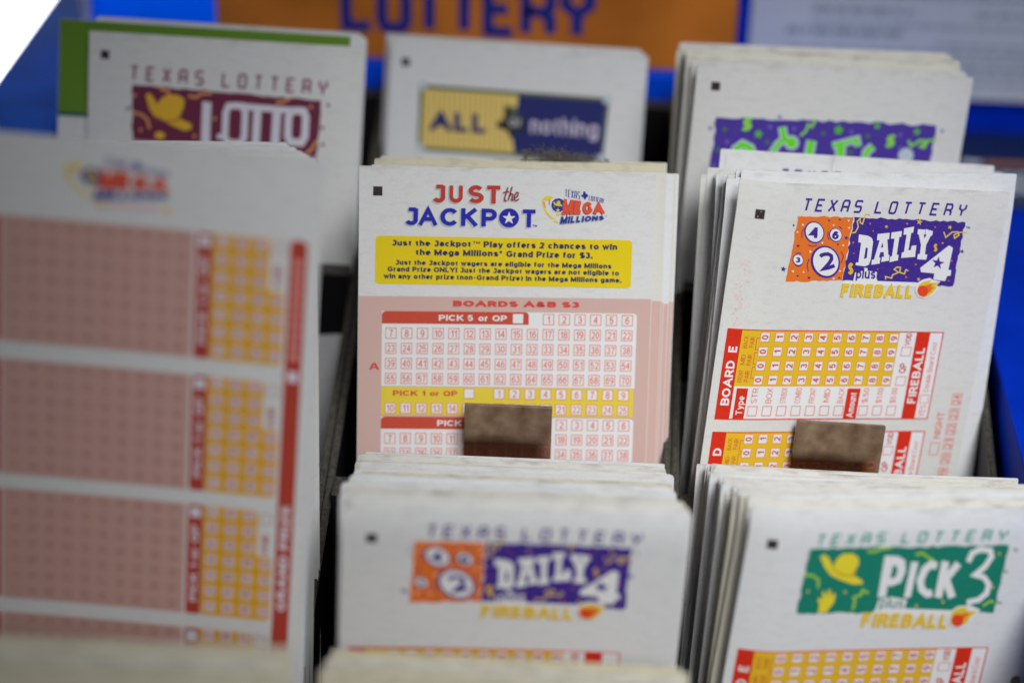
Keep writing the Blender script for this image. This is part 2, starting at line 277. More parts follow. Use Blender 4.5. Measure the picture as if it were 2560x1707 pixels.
class Print:
    """Collects flat ink shapes; build() lays them on a slip's bent surface as one mesh."""
    def __init__(s): s.v = []; s.f = []; s.m = []; s.mats = []; s.k = 0
    def _mi(s, mat):
        if mat not in s.mats: s.mats.append(mat)
        return s.mats.index(mat)
    def _h(s, layer): s.k += 1; return layer * .06 + (s.k % 9) * .002
    def add(s, vs, fs, mat, layer):
        h = s._h(layer); b = len(s.v); i = s._mi(mat)
        s.v += [(u, v, h) for u, v in vs]; s.f += [tuple(b + j for j in f) for f in fs]; s.m += [i] * len(fs)
    def poly(s, pts, mat, layer=1, T=IDT, holes=()):
        loops = [[Vector((*T(*p), 0)) for p in l] for l in (pts, *holes)]
        tr = tessellate_polygon(loops); flat = [(p.x, p.y) for l in loops for p in l]
        s.add(flat, tr, mat, layer)
    def rect(s, u0, v0, u1, v1, mat, layer=1, r=0, corners='abcd', T=IDT):
        if not r: s.poly([(u0, v0), (u1, v0), (u1, v1), (u0, v1)], mat, layer, T); return
        pts = []
        for n, (cx, cy, a) in zip('abcd', ((u0 + r, v0 + r, 180), (u1 - r, v0 + r, 270), (u1 - r, v1 - r, 0), (u0 + r, v1 - r, 90))):
            if n in corners: pts += [(cx + r * cos(radians(a + t)), cy + r * sin(radians(a + t))) for t in (0, 18, 36, 54, 72, 90)]
            else: pts.append({'a': (u0, v0), 'b': (u1, v0), 'c': (u1, v1), 'd': (u0, v1)}[n])
        s.poly(pts, mat, layer, T)
    def frame(s, u0, v0, u1, v1, t, mat, layer=1, T=IDT):
        s.poly([(u0, v0), (u1, v0), (u1, v1), (u0, v1)], mat, layer, T, holes=[[(u0 + t, v0 + t), (u1 - t, v0 + t), (u1 - t, v1 - t), (u0 + t, v1 - t)]])
    def disc(s, x, y, rx, mat, layer=1, T=IDT, ry=None, n=28):
        ry = ry or rx
        s.poly([(x + rx * cos(2 * pi * i / n), y + ry * sin(2 * pi * i / n)) for i in range(n)], mat, layer, T)
    def star(s, x, y, r, mat, layer=1, T=IDT, a=-90, q=.42):
        s.poly([(x + (r if i % 2 == 0 else r * q) * cos(radians(a + 36 * i)), y + (r if i % 2 == 0 else r * q) * sin(radians(a + 36 * i))) for i in range(10)], mat, layer, T)
    def tri(s, x, y, r, mat, layer=1, T=IDT, a=0):
        s.poly([(x + r * cos(radians(a + 120 * i)), y + r * sin(radians(a + 120 * i))) for i in range(3)], mat, layer, T)
    def stroke(s, pts, wd, mat, layer=1, T=IDT):
        n = len(pts); L = []; Rr = []
        closed = pts[0] == pts[-1] and n > 3
        for i, p in enumerate(pts):
            a = Vector(pts[i - 1]) if i else (Vector(pts[-2]) if closed else None); b = Vector(pts[i + 1]) if i < n - 1 else (Vector(pts[1]) if closed else None); p = Vector(p)
            d0 = (p - a).normalized() if a is not None else None; d1 = (b - p).normalized() if b is not None else None
            if d0 is None: d0 = d1
            if d1 is None: d1 = d0
            t = (d0 + d1); t = t.normalized() if t.length > 1e-6 else d1
            nn = Vector((-t.y, t.x)); k = wd / 2 / max(.45, nn.dot(Vector((-d1.y, d1.x))))
            L.append(p + nn * k); Rr.append(p - nn * k)
        vs = [T(*q) for q in L + Rr]
        s.add(vs, [(i, i + 1, n + i + 1, n + i) for i in range(n - 1)], mat, layer)
    def text(s, t, x0, ytop, x1, ybase, mat, layer=2, bold=0.0, T=IDT, shear=0.0, quad=None):
        """fit the ink width to x0..x1 and the capitals to ytop..ybase; quad = four corners to warp to; bold adds stroke weight"""
        wt = .115 + bold * 3.2; sts, wd = text_strokes(t, wt)
        def M(x, y):
            x /= wd
            if quad:
                (ax, ay), (bx, by), (cx, cy), (dx, dy) = quad       # top left, top right, bottom right, bottom left
                tx, ty = ax + (bx - ax) * x, ay + (by - ay) * x; lx, ly = dx + (cx - dx) * x, dy + (cy - dy) * x
                return T(tx + (lx - tx) * y, ty + (ly - ty) * y)
            return T(x0 + (x1 - x0) * x + shear * (1 - y) * (ybase - ytop), ytop + (ybase - ytop) * y)
        for st in sts: s.stroke(st, wt, mat, layer, M)
    def ctext(s, t, xc, ytop, ybase, mat, layer=2, bold=0.0, T=IDT, asp=1.0, shear=0):
        wd = text_strokes(t, .115 + bold * 3.2)[1] * (ybase - ytop) * asp
        s.text(t, xc - wd / 2, ytop, xc + wd / 2, ybase, mat, layer, bold, T, shear)
    def vtext(s, t, vc, u0, u1, mat, layer=2, bold=0.0, length=None, asp=1.0):
        """text that reads upwards: capitals from u1 (base) to u0 (top), centred on v = vc; never stretched beyond its own width by length"""
        own = text_strokes(t, .115 + bold * 3.2)[1] * (u1 - u0)
        wd = min(length, own * 1.15) if length else own * asp
        if length and len(t) > 4: wd = length
        s.text(t, 0, 0, wd, u1 - u0, mat, layer, bold, T=lambda x, y: (u0 + y, vc + wd / 2 - x))
    def tech(s, word, starts, y0, y1, lw, wd, mat, layer=2, T=IDT, slant=0.0):
        for ch, x in zip(word, starts):
            for st in TL[ch]:
                s.stroke([(x + a * lw + slant * (1 - b) * (y1 - y0), y0 + b * (y1 - y0)) for a, b in st], wd, mat, layer, T)
    def build(s, name, slip, step=4.0):
        bm = bmesh.new(); bv = [bm.verts.new((u, v, h)) for u, v, h in s.v]
        for f, mi in zip(s.f, s.m):
            try: fc = bm.faces.new([bv[i] for i in f]); fc.material_index = mi
            except ValueError: pass
        us = [p[0] for p in s.v]; vv = [p[1] for p in s.v]
        if slip.bent:
            for ax, lo, hi in ((0, min(us), max(us)), (1, min(vv), max(vv))):
                k = math.ceil(lo / step)
                while k * step < hi:
                    pl = [0, 0, 0]; pl[ax] = k * step; no = [0, 0, 0]; no[ax] = 1
                    bmesh.ops.bisect_plane(bm, geom=bm.verts[:] + bm.edges[:] + bm.faces[:], dist=1e-5, plane_co=pl, plane_no=no)
                    k += 1
        for v in bm.verts: v.co = slip.local(*v.co)
        bm.normal_update()
        for f in bm.faces:
            if f.normal.z < 0: f.normal_flip()
        me = bpy.data.meshes.new(name); bm.to_mesh(me); bm.free()
        for mt in s.mats: me.materials.append(mt)
        return link(name, me, slip.obj)

# ------------------------------------------------------------------ slips
SW, SH = 83.0, 185.0
def axes(el, yw, rl):
    X0 = Vector((cos(yw), sin(yw), 0)); B = Vector((-sin(yw), cos(yw), 0))
    up = cos(el) * B + sin(el) * Vector((0, 0, 1))
    X = cos(rl) * X0 - sin(rl) * up; Up = cos(rl) * up + sin(rl) * X0
    return X, Up, X.cross(Up)
def pose_matrix(T, el, yw, rl):
    X, Up, Nn = axes(radians(el), radians(yw), radians(rl))
    M = Matrix((X, Up, Nn)).transposed().to_4x4(); M.translation = W(T); return M
def sheet_mesh(name, bend, mats, width=SW, height=SH, thick=.2, corner=.4, step=4.0, rng=None, ragged=0.0, coarse=False):
    """local x = u - half, y = -v, z = towards the viewer (millimetres -> metres)"""
    if coarse: step = 10.0
    us = [0.0, corner] + [k * step for k in range(1, int((width - corner) / step) + 1) if corner + .5 < k * step < width - corner - .5] + [width - corner, width]
    vs = [0.0, corner] + [k * step for k in range(1, int((height - corner) / step) + 1) if corner + .5 < k * step < height - corner - .5] + [height - corner, height]
    rag = [rng.uniform(0, ragged) for _ in us] if ragged else [0] * len(us)
    nu, nv = len(us), len(vs); co_ = []; q = corner * .29
    for side in (0, 1):
        for j, v in enumerate(vs):
            for i, u in enumerate(us):
                uu, v2 = u, v
                if i in (0, nu - 1) and j in (0, nv - 1):
                    uu += q if i == 0 else -q; v2 += q if j == 0 else -q
                if j == 0: v2 += rag[i]
                x, y, z = uu - width / 2, -v2, bend(uu, v2) - side * thick
                co_.append((x / 1000, y / 1000, z / 1000))
    F = []; n = nu * nv
    for j in range(nv - 1):
        for i in range(nu - 1):
            a = j * nu + i; F.append((a, a + nu, a + nu + 1, a + 1)); F.append((n + a, n + a + 1, n + a + nu + 1, n + a + nu))
    ring = [i for i in range(nu)] + [j * nu + nu - 1 for j in range(1, nv)] + [(nv - 1) * nu + i for i in range(nu - 2, -1, -1)] + [j * nu for j in range(nv - 2, 0, -1)]
    nf = len(F); base = len(co_); co_ += [co_[r] for r in ring] + [co_[n + r] for r in ring]; k = len(ring)
    for i in range(k): F.append((base + i, base + (i + 1) % k, base + k + (i + 1) % k, base + k + i))
    me = bpy.data.meshes.new(name); me.from_pydata(co_, [], F)
    for m_ in mats: me.materials.append(m_)
    me.polygons.foreach_set('use_smooth', [i < nf for i in range(len(F))]); me.update()
    return me
class Slip:
    def __init__(s, pose, label, bend=None, mat=None, cat='play slip', group=None, width=SW, name='play_slip', corner=.4, height=SH, ragged=0.0, rng=None):
        s.bent = bend is not None; s.bend = bend or (lambda u, v: 0.0); s.width = width
        s.obj = link(name, sheet_mesh(name, s.bend, [mat or PAPER], width, corner=corner, height=height, ragged=ragged, rng=rng))
        s.obj.matrix_world = pose_matrix(*pose); tag(s.obj, label, cat, group)
    def local(s, u, v, h): return Vector(((u - s.width / 2) / 1000, -v / 1000, (s.bend(u, v) + h + .03) / 1000))
def lerp(a, b, t): return a + (b - a) * t
def stack(front, back, n, label, group, seed, mats=None, ju=.8, jv=.8, jr=.4, bend=None, cluster=.6, name='play_slip', corner=.4, t0=.04, t1=1.0, shift=None):
    """n slips between the front pose and the back pose, every one an object of its own (meshes shared)"""
    rng = random.Random(seed); mats = mats or [PAPER]; out = []
    gaps = [rng.random() ** 2 * cluster + (1 - cluster) * .5 + .08 for _ in range(n)]
    tot = sum(gaps); acc = 0; lib = {}
    for i in range(n):
        acc += gaps[i]; t = t0 + (t1 - t0) * acc / tot
        T = [lerp(front[0][k], back[0][k], t) for k in range(3)]
        el, yw, rl = (lerp(front[k], back[k], t) for k in (1, 2, 3))
        rl += rng.gauss(0, jr); X, Up, Nn = axes(radians(el), radians(yw), radians(rl))
        du, dv = rng.gauss(0, ju), rng.gauss(0, jv)
        if shift: a, b = shift(t); du += a; dv += b
        T = [T[k] + X[k] * du + Up[k] * dv for k in range(3)]
        mt = rng.choice(mats); q = round((1 - t) * 3)
        if (mt.name, q) not in lib:
            bb = (lambda u, v, q=q: bend(u, v) * q / 3) if bend else (lambda u, v: 0.0)
            lib[(mt.name, q)] = link(name, sheet_mesh(name, bb, [mt], coarse=True, corner=corner)); o = lib[(mt.name, q)]
        else:
            o = lib[(mt.name, q)].copy(); col.objects.link(o)
        o.matrix_world = pose_matrix(T, el, yw, rl); tag(o, label, 'play slip', group); out.append(o)
    return out

# ================================================================== the rack, its casing and what stands round it
counter = box('counter', (-600, 150, -520), (600, 1090, -490), simple('counter_top', (.10, .09, .08), .5, .4, 40, .2))
tag(counter, 'dark counter under the slip rack', 'counter', kind='structure')
rack = bpy.data.objects.new('slip_rack', None); col.objects.link(rack); rack.location = W((-30, 520, -488))
tag(rack, 'dusty black plastic tiered rack holding the slips in nine pockets', 'slip rack')
def fin(x0, x1):
    prof = [(300, -404), (668, -286), (668, -488), (300, -488)]
    vs = [(x, y, z) for x in (x0, x1) for y, z in prof]
    me = bpy.data.meshes.new('divider'); bm = bmesh.new(); bv = [bm.verts.new([c / 1000 for c in v]) for v in vs]
    for f in ((0, 1, 2, 3), (7, 6, 5, 4), (0, 4, 5, 1), (1, 5, 6, 2), (2, 6, 7, 3), (3, 7, 4, 0)): bm.faces.new([bv[i] for i in f])
    bmesh.ops.recalc_face_normals(bm, faces=bm.faces[:]); bmesh.ops.bevel(bm, geom=bm.edges[:], offset=.0004, segments=2, affect='EDGES')
    bm.to_mesh(me); bm.free(); me.materials.append(BLACK); o = link('divider', me, rack); o.location = W((0, 0, 0)) - rack.location
for xc in (-178, -78.5, 19.5, 112.5):
    if xc > -170: fin(xc - 2.3, xc - .15)
    if xc < 100: fin(xc + .15, xc + 2.3)
FX = ((-175.6, -80.9), (-76.1, 17.1), (21.9, 110.1))
for x0, x1 in FX:
    for y0, y1, zt in ((395, 402, -374), (494, 503.5, -338), (574, 581, -311), (661, 667.5, -289)):
        box('pocket_wall', (x0, y0, -486), (x1, y1, zt), BLACK, rack, .35)
def clip(x0, x1, y, ztop, lean, yawd, rolld=0):
    me = box_mesh('retainer_tab', [((x0 - (x0 + x1) / 2, -.8, 0), ((x1 - x0) / 2, .8, 26))], SMOKE, .25)
    o = link('retainer_tab', me, rack); o.rotation_euler = (radians(-(90 - lean)), radians(rolld), radians(yawd))
    o.location = W(((x0 + x1) / 2, y, ztop - 25.5)) - rack.location
clip(-39.6, -14.9, 505.0, -315.7, 78, 1)
clip(51.8, 77.4, 507.5, -318.0, 77, 8, 6)

casing = box('blue_casing', (114.6, 380, -488), (330, 722, -318), BLUE, None, 1.0)
tag(casing, 'royal blue casing beside the black rack, under the navy leaflet', 'display casing')
casing_b = box('blue_casing', (-210, 420, -488), (-180.2, 800, -286), simple('sheen_blue_plastic', (.0003, .11, .62), .3, .004, 60, .15), None, 1.2)
tag(casing_b, 'glossy blue casing whose top catches window light in the top corner', 'display casing')
lip = box('blue_rail', (-179, 671, -488), (113, 677, -281.5), simple('bright_blue_rail', (.0005, .09, .95), .4, .1, 60, .06), None, .8)
tag(lip, 'bright blue rail glimpsed between the back stacks under the orange sign', 'rail')
board = box('blue_backboard', (-187, 697, -488), (41.5, 701, -190), BLUEB, None, .5)
tag(board, 'bright blue board showing left of the orange sign', 'board')
edge = box('edge_highlight', (-190, 696, -487), (-187.3, 702, -190), simple('painted_edge_highlight', (.75, .8, .85), .2, .5), board, .3)  # pale strip paints the highlight along the board's left edge
board2 = box('blue_backboard', (41.8, 716, -488), (330, 720, -190), BLUE, None, .5)
tag(board2, 'blue board behind the white printed notice', 'board')

sign = box('lottery_sign', (-141, 688, -486), (38.5, 692, -196), ORANGE, None, .5)
tag(sign, 'orange sign board with big blue letters behind the slips', 'sign')
ps = Print(); BL = ink('#14267c', .45)
ps.tech('LOTTERY', [-95.6, -83.2, -71.0, -59.0, -46.6, -33.6, -20.2], 18.2, 1.8, 8.4, 3.9, BL)   # v measured upwards here
me = bpy.data.meshes.new('lettering'); me.from_pydata([(u / 1000, -h / 1000, v / 1000) for u, v, h in ps.v], [], [tuple(f) for f in ps.f]); me.materials.append(BL)
lt = link('lettering', me, sign); lt.location = W((0, 687.8, -276.8)) - sign.location
for p in me.polygons: pass
trim = box('sign_edge', (38.8, 687, -486), (42.6, 693, -196), BLUE, sign, .3)

notice = box('notice', (44.5, 711, -303), (260, 711.6, -192), simple('notice_paper', (.72, .78, .85), .35, .4, 30, .05))
tag(notice, 'white printed notice with grey lines of text behind the rack', 'notice')
pn = Print(); GT = ink('#8d97a2', .5); GT2 = ink('#949ca8', .5); rng = random.Random(4)
for z0, hgt, x0, x1, mt in ((-276.5, 1.5, 66, 150, GT2), (-286, 1.5, 57, 150, GT2), (-292, 1.4, 57, 150, GT2), (-297.5, 1.4, 57, 150, GT2), (-272, 2.4, 66, 102, GT), (-272, 2.0, 122, 150, GT2), (-280.5, 2.8, 57, 99, GT), (-289, 1.6, 57, 150, GT2), (-294, 1.6, 57, 150, GT2), (-283.5, 1.3, 110, 150, GT2), (-266, 2.0, 57, 150, GT2), (-260, 2.0, 57, 150, GT2)):
    x = x0
    while x < x1:
        wd = rng.uniform(2, 8)
        pn.rect(x, z0, min(x + wd, x1), z0 + hgt, mt); x += wd + 1.2
me = bpy.data.meshes.new('text_lines'); me.from_pydata([(u / 1000, -h / 1000, v / 1000) for u, v, h in pn.v], [], pn.f)
for mt in pn.mats: me.materials.append(mt)
for p, i in zip(me.polygons, pn.m): p.material_index = i
o = link('text_lines', me, notice); o.location = W((0, 710.9, 0)) - notice.location

leaflet = box('leaflet', (112, 655, -317.9), (230, 721, -317.3), NAVY, None)
tag(leaflet, 'navy leaflet with white and tan lettering lying on the blue casing', 'leaflet')
pl = Print(); WT = ink('#b9bfd0', .5); TN = ink('#9a6a4a', .5)
pl.rect(128.5, 687.5, 160, 691, TN); pl.rect(121, 687, 127.5, 691, WT)
for k in range(5):
    x = 122.5 + k * 1.6
    while x < 170:
        wd = rng.uniform(2, 5); pl.rect(x, 679.5 - k * 3.6, x + wd, 681.8 - k * 3.6, WT); x += wd + 1
me = bpy.data.meshes.new('lettering'); me.from_pydata([(u / 1000, v / 1000, h / 1000) for u, v, h in pl.v], [], pl.f)
for mt in pl.mats: me.materials.append(mt)
for p, i in zip(me.polygons, pl.m): p.material_index = i
o = link('lettering', me, leaflet); o.location = W((0, 0, -317.25)) - leaflet.location

wm, nt, b = newmat('daylight_window'); b.inputs['Base Color'].default_value = (0, 0, 0, 1); b.inputs['Emission Color'].default_value = (.93, .97, 1, 1); b.inputs['Emission Strength'].default_value = 5.2
win = box('shop_window', (-1100, 1100, -488), (-215, 1104, -150), wm)
tag(win, 'overexposed bright window beyond the blue casing in the top corner', 'window', kind='thing')

# ================================================================== printing on the slips
DK = ink('#2c2426'); RED = ink('#963a2a', .376); REDB = ink('#9d1c02', .36); PINK = ink('#9c837d', .376); PALE = ink('#e2d2d0'); YEL = ink('#b29802', .376); NVY = ink('#232a52'); YEL2 = ink('#b89a30', .376)
PUR = ink('#38207a'); ORG = ink('#b45c16', .40); FBY = ink('#dca32c'); WHT = ink('#c4c9cd'); WHP = ink('#d2cbd2'); BALL = ink('#c83c10'); CFY = ink('#d8a850'); CREAMY = ink('#dcd0a8')
GRN = ink('#026050', .376); JR = ink('#8c2e24', .376); JB = ink('#191c7d', .376); GREY = ink('#9ba0a4'); MRED = ink('#c04a30'); MBL = ink('#1c2c80'); OYEL = ink('#ac8a14', .38); CELL = ink('#c0685c')
MAR = ink('#48162c', .26); HAT = ink('#a8701e', .26); MTX = ink('#5a3046', .26); TAN = ink('#c0a060', .42); NAV2 = ink('#1a2058', .42); OLV = ink('#4c5640', .42); PNKW = ink('#9c94a4', .42); DKG = ink('#1c2020', .42)
CP = ink('#3c2a7c', .42); CG = ink('#56b018', .42); CGD = ink('#489018', .42); CW = ink('#94a0a8', .42); PNKT = ink('#b4453a')
def timing_mark(sl, u=3.9, v=5.7, s=2.6):
    p = Print(); p.rect(u, v, u + s, v + s, DK, 1); p.build('timing_mark', sl)
def tex_lottery(sl, mat, starts_u, v0, v1, lw, wd, slant=.12, dv=0.0):
    p = Print()
    for i, (ch, u) in enumerate(zip('TEXASLOTTERY', starts_u)): p.tech(ch, [u], v0 + dv * i, v1 + dv * i, lw, wd, mat, 1, slant=slant)
    p.build('heading_lettering', sl)
def jag(pts, amp, seed, seg=26):
    rng = random.Random(seed); out = []
    for i, a in enumerate(pts):
        b = pts[(i + 1) % len(pts)]; a_, b_ = Vector(a), Vector(b); n = max(1, int((b_ - a_).length / seg)); d = (b_ - a_).normalized(); nn = Vector((-d.y, d.x))
        for k in range(n): q = a_.lerp(b_, k / n) + (nn * rng.uniform(-amp, amp) if k else Vector((0, 0))); out.append((q.x, q.y))
    return out

def daily_banner(sl):
    T = affine(((300, 185), (2118, 180), (133, 878)), ((17.4, 9.0), (70.2, 9.1), (17.0, 27.6))); p = Print()
    p.poly(jag([(300, 185), (895, 170), (740, 852), (133, 878)], 9, 3, 40), ORG, 1, T)
    p.poly(jag([(905, 168), (2118, 180), (1958, 880), (745, 852)], 10, 5, 40), PUR, 1, T)
    for x, y, rx, ry, q, ch, box_ in ((465, 345, 108, 116, 14, '4', (412, 290, 512, 402)), (692, 365, 70, 74, 9, '6', (655, 325, 725, 410)), (568, 655, 158, 174, 22, '2', None), (275, 642, 58, 62, 8, '3', (250, 612, 302, 668))):
        p.disc(x, y, rx, PUR, 2, T, ry); p.disc(x + q * .15, y - q * .15, rx - q, WHT, 3, T, ry - q)
        if box_: p.text(ch, box_[0] - 6, box_[1], box_[2] - 6, box_[3], PUR, 4, .045, T, shear=.12)
    p.stroke([(515, 600), (530, 582), (560, 572), (600, 568), (632, 585), (634, 620), (610, 660), (560, 715), (530, 738), (600, 715), (662, 690)], 38, PUR, 4, T)
    for pts in ([(360, 300), (335, 345), (330, 410)], [(390, 480), (440, 495), (490, 478)], [(730, 270), (765, 300)], [(395, 625), (370, 690), (380, 760)], [(745, 540), (765, 590), (740, 660)], [(615, 330), (608, 380), (620, 420)], [(255, 575), (290, 566), (315, 575)], [(240, 695), (275, 710), (312, 695)]): p.stroke(pts, 9, PUR, 2, T)
    def L(o, h=()): p.poly(o, WHT, 3, T, h)
    L([(942, 350), (1040, 362), (1082, 385), (1092, 425), (1058, 620), (1035, 672), (990, 690), (890, 680), (897, 650), (922, 652), (962, 440), (932, 432)], [[(1010, 488), (1032, 492), (1016, 600), (985, 612)]])
    L([(1145, 340), (1277, 322), (1268, 390), (1248, 393), (1253, 560), (1265, 562), (1258, 620), (1172, 638), (1182, 585), (1205, 580), (1203, 530), (1165, 535), (1150, 590), (1165, 592), (1155, 655), (1062, 672), (1072, 620), (1095, 612), (1165, 405), (1135, 408)], [[(1195, 425), (1200, 480), (1175, 485)]])
    L([(1298, 318), (1412, 298), (1402, 360), (1380, 365), (1345, 555), (1365, 555), (1355, 615), (1262, 638), (1272, 578), (1292, 572), (1328, 382), (1288, 385)])
    L([(1437, 270), (1547, 246), (1535, 310), (1512, 316), (1475, 505), (1500, 500), (1512, 455), (1565, 445), (1545, 572), (1392, 588), (1402, 530), (1425, 522), (1462, 335), (1427, 338)])
    L([(1590, 272), (1672, 275), (1662, 325), (1650, 328), (1655, 370), (1680, 330), (1668, 325), (1675, 268), (1752, 288), (1742, 335), (1725, 340), (1672, 440), (1655, 540), (1680, 545), (1668, 598), (1568, 596), (1578, 540), (1600, 538), (1615, 440), (1595, 330), (1580, 325)])
    L([(1925, 435), (1968, 460), (1910, 700), (1942, 705), (1932, 765), (1895, 768), (1870, 825), (1740, 812), (1752, 745), (1605, 735), (1598, 690)])
    p.star(1795, 630, 72, PUR, 4, T, -80, .4)
    p.poly([(1855 - 1000, 860), (885, 758), (965, 742), (985, 706), (1022, 710), (1018, 738), (1122, 748), (1112, 815), (1125, 846), (1560, 850), (1540, 900), (745, 900), (745, 858)], WHT, 2, T)
    p.text('plus', 885, 716, 1098, 822, PUR, 4, .02, T, shear=.15)
    p.text('FIREBALL', 708, 880, 1500, 1026, FBY, 4, .05, T, shear=.22)
    p.poly([(1530, 940), (1550, 860), (1620, 815), (1700, 795), (1735, 815), (1815, 830), (1770, 880), (1800, 900), (1720, 985), (1640, 1025), (1560, 1005)], WHT, 4, T)
    p.poly([(1552, 940), (1572, 875), (1625, 838), (1720, 815), (1695, 850), (1805, 838), (1755, 882), (1775, 900), (1718, 960), (1690, 985), (1640, 1008), (1580, 1000)], FBY, 5, T)
    p.poly([(1640, 880), (1735, 850), (1705, 895), (1745, 890), (1690, 955), (1660, 960)], ORG, 5.3, T); p.disc(1615, 940, 60, BALL, 5.6, T)
    for x, y, r in ((1608, 195, 36), (1245, 258, 22), (1942, 240, 26), (1578, 815, 24), (1855, 412, 15)): p.star(x, y, r, OYEL, 2.3, T, -75)
    for x, y, r in ((115, 742, 32), (2070, 495, 26), (285, 492, 22), (805, 392, 26), (382, 828, 22)): p.star(x, y, r, PUR, 2.3, T, -75)
    rng = random.Random(11)
    for x, y in ((1070, 232), (1472, 218), (1778, 242), (1100, 310), (878, 440), (878, 555), (1130, 718), (1550, 655), (1440, 795), (1950, 600), (1912, 820)): p.tri(x, y, rng.uniform(10, 17), ORG, 2.3, T, rng.uniform(0, 120))
    for x, y in ((348, 270), (285, 345), (675, 262), (838, 208), (840, 285), (545, 452), (768, 472), (412, 550), (215, 765), (328, 768), (720, 748), (648, 832)): p.tri(x, y, rng.uniform(13, 18), WHT, 2.3, T, rng.uniform(0, 120))
    for x, y in ((630, 215), (745, 200), (250, 278), (712, 465), (262, 812), (710, 822)): p.tri(x, y, 16, PUR, 2.3, T, rng.uniform(0, 120))
    for pts in ([(870, 338), (905, 330), (940, 270), (930, 215), (965, 180), (962, 225), (985, 240), (1012, 170), (1030, 130), (1075, 138)], [(1872, 290), (1892, 350), (1965, 290), (2030, 285), (2040, 320), (1990, 355), (1985, 320), (2050, 290), (2130, 285)], [(1215, 825), (1212, 795), (1280, 810), (1290, 775), (1360, 745), (1310, 715), (1340, 690), (1380, 690), (1370, 745), (1420, 760), (1440, 715), (1468, 725)]): p.stroke(pts, 13, CFY, 2.6, T)
    for x, y, sz in ((828, 720, 62), (1770, 465, 42)): p.text('$', x - sz * .45, y - sz, x + sz * .45, y + sz, OYEL, 2.6, .03, T, shear=.1)
    p.text('TM', 2122, 222, 2165, 245, PUR, 2, .02, T)
    p.build('banner', sl)

def daily_boards(sl, n=3):
    U0 = 2.2
    for k in range(n):
        v0 = 41.6 + k * 30.2; p = Print(); vb = v0 + 26.6; c = Print(); q = Print()
        p.rect(U0, v0, U0 + 67.8, vb, REDB, 1); p.rect(U0 + 4.3, v0 + .35, U0 + 67.4, vb - .35, PALE, 1.4)
        p.rect(U0 + 4.2, v0 + .3, U0 + 53.6, v0 + 16.6, OYEL, 2)
        p.rect(U0 + 5.2, v0 + 17.2, U0 + 8.6, vb - .4, REDB, 2); p.rect(U0 + 40, v0 + 17.2, U0 + 44.2, vb - .3, REDB, 2); p.rect(U0 + 59, v0 + .1, U0 + 63.4, vb - .1, REDB, 2)
        q.vtext('BOARD  ' + 'EDCBA'[k], v0 + 13.6, U0 + 1.0, U0 + 3.5, WHT, 3, .03, 17.5)
        q.vtext('FIREBALL', v0 + 13.2, U0 + 59.9, U0 + 62.6, WHT, 3, .03, 17)
        q.vtext('Type', vb - 4.3, U0 + 5.9, U0 + 7.9, WHT, 3, .02, 5.6); q.vtext('Amount', vb - 4.4, U0 + 41, U0 + 43.2, WHT, 3, .02, 7.6)
        q.vtext('VOID', v0 + 2.3, U0 + 55.7, U0 + 57.5, RED, 3, .015, 3.6); q.vtext('QP', v0 + 11.0, U0 + 55.4, U0 + 57.6, RED, 3, .015, 3.0)
        q.vtext('YES', vb - 2.6, U0 + 64.4, U0 + 66.4, CELL, 3, .0, 3.6); q.vtext('Double Board Cost', v0 + 10.6, U0 + 64.6, U0 + 66.2, CELL, 3, .0, 15)
        for t, vc in (('FRONT\nPAIR', 13.6), ('MID\nPAIR', 8.8), ('BACK\nPAIR', 3.6)):
            a, b2 = t.split('\n'); q.vtext(a, v0 + vc, U0 + 5.0, U0 + 6.3, RED, 3, 0, 3.6); q.vtext(b2, v0 + vc, U0 + 6.9, U0 + 8.2, RED, 3, 0, 3.2)
        for a in (2.4, 6.6, 10.8): q.stroke([(U0 + 9.6, v0 + a), (U0 + 8.8, v0 + a), (U0 + 8.8, v0 + a + 3.4), (U0 + 9.6, v0 + a + 3.4)], .16, RED, 3)
        for r in range(4):
            for d in range(10):
                u, v = U0 + 11.2 + d * 4.52, v0 + 2.1 + r * 4.2
                c.rect(u - 1.45, v - 1.45, u + 1.45, v + 1.45, CELL, 2.6); c.rect(u - 1.28, v - 1.28, u + 1.28, v + 1.28, WHP, 3); c.vtext(str(d), v, u - 1.0, u + 1.0, RED, 3.6, .02, 1.3)
        for i, t in enumerate(('STR', 'BOX', 'STR/BOX', 'COMBO', 'FRONT', 'MID', 'BACK', '', '$.50', '$1.00', '$5.00')):
            if not t: continue
            u = U0 + 10.9 + i * 4.55 - (0 if i < 7 else 1.2); v = vb - 2.7
            c.frame(u - 1.5, v - 1.5, u + 1.5, v + 1.5, .22, CELL, 2.6); q.vtext(t, v - 4.6, u - .9, u + .9, CELL, 3, .0, min(4.6, 1.5 * len(t)))
        for vv in (v0 + 6.0, v0 + 14.9): c.frame(U0 + 55.0, vv - 1.4, U0 + 58.2, vv + 1.4, .2, CELL, 2.6)
        c.frame(U0 + 64.0, vb - 7.6, U0 + 66.8, vb - 4.9, .2, CELL, 2.6)
        bd = p.build('number_board', sl); c.build('number_cells', sl).parent = bd; q.build('board_lettering', sl).parent = bd
    e = Print(); q = Print()
    for i in range(7):
        u, v = 78.4, 62 + i * 4.6; e.frame(u - 1.6, v - 1.8, u + 1.6, v + 1.8, .22, CELL, 1); e.vtext(str(24 - i), v, u - 1.1, u + 1.1, CELL, 1.4, .01, 2.6)
    e.frame(72.6, 75.4, 75.6, 79.4, .22, CELL, 1); e.vtext('NIGHT', 70, 73.0, 75.2, CELL, 1, .01, 8.2)
    e.build('draw_boxes', sl)

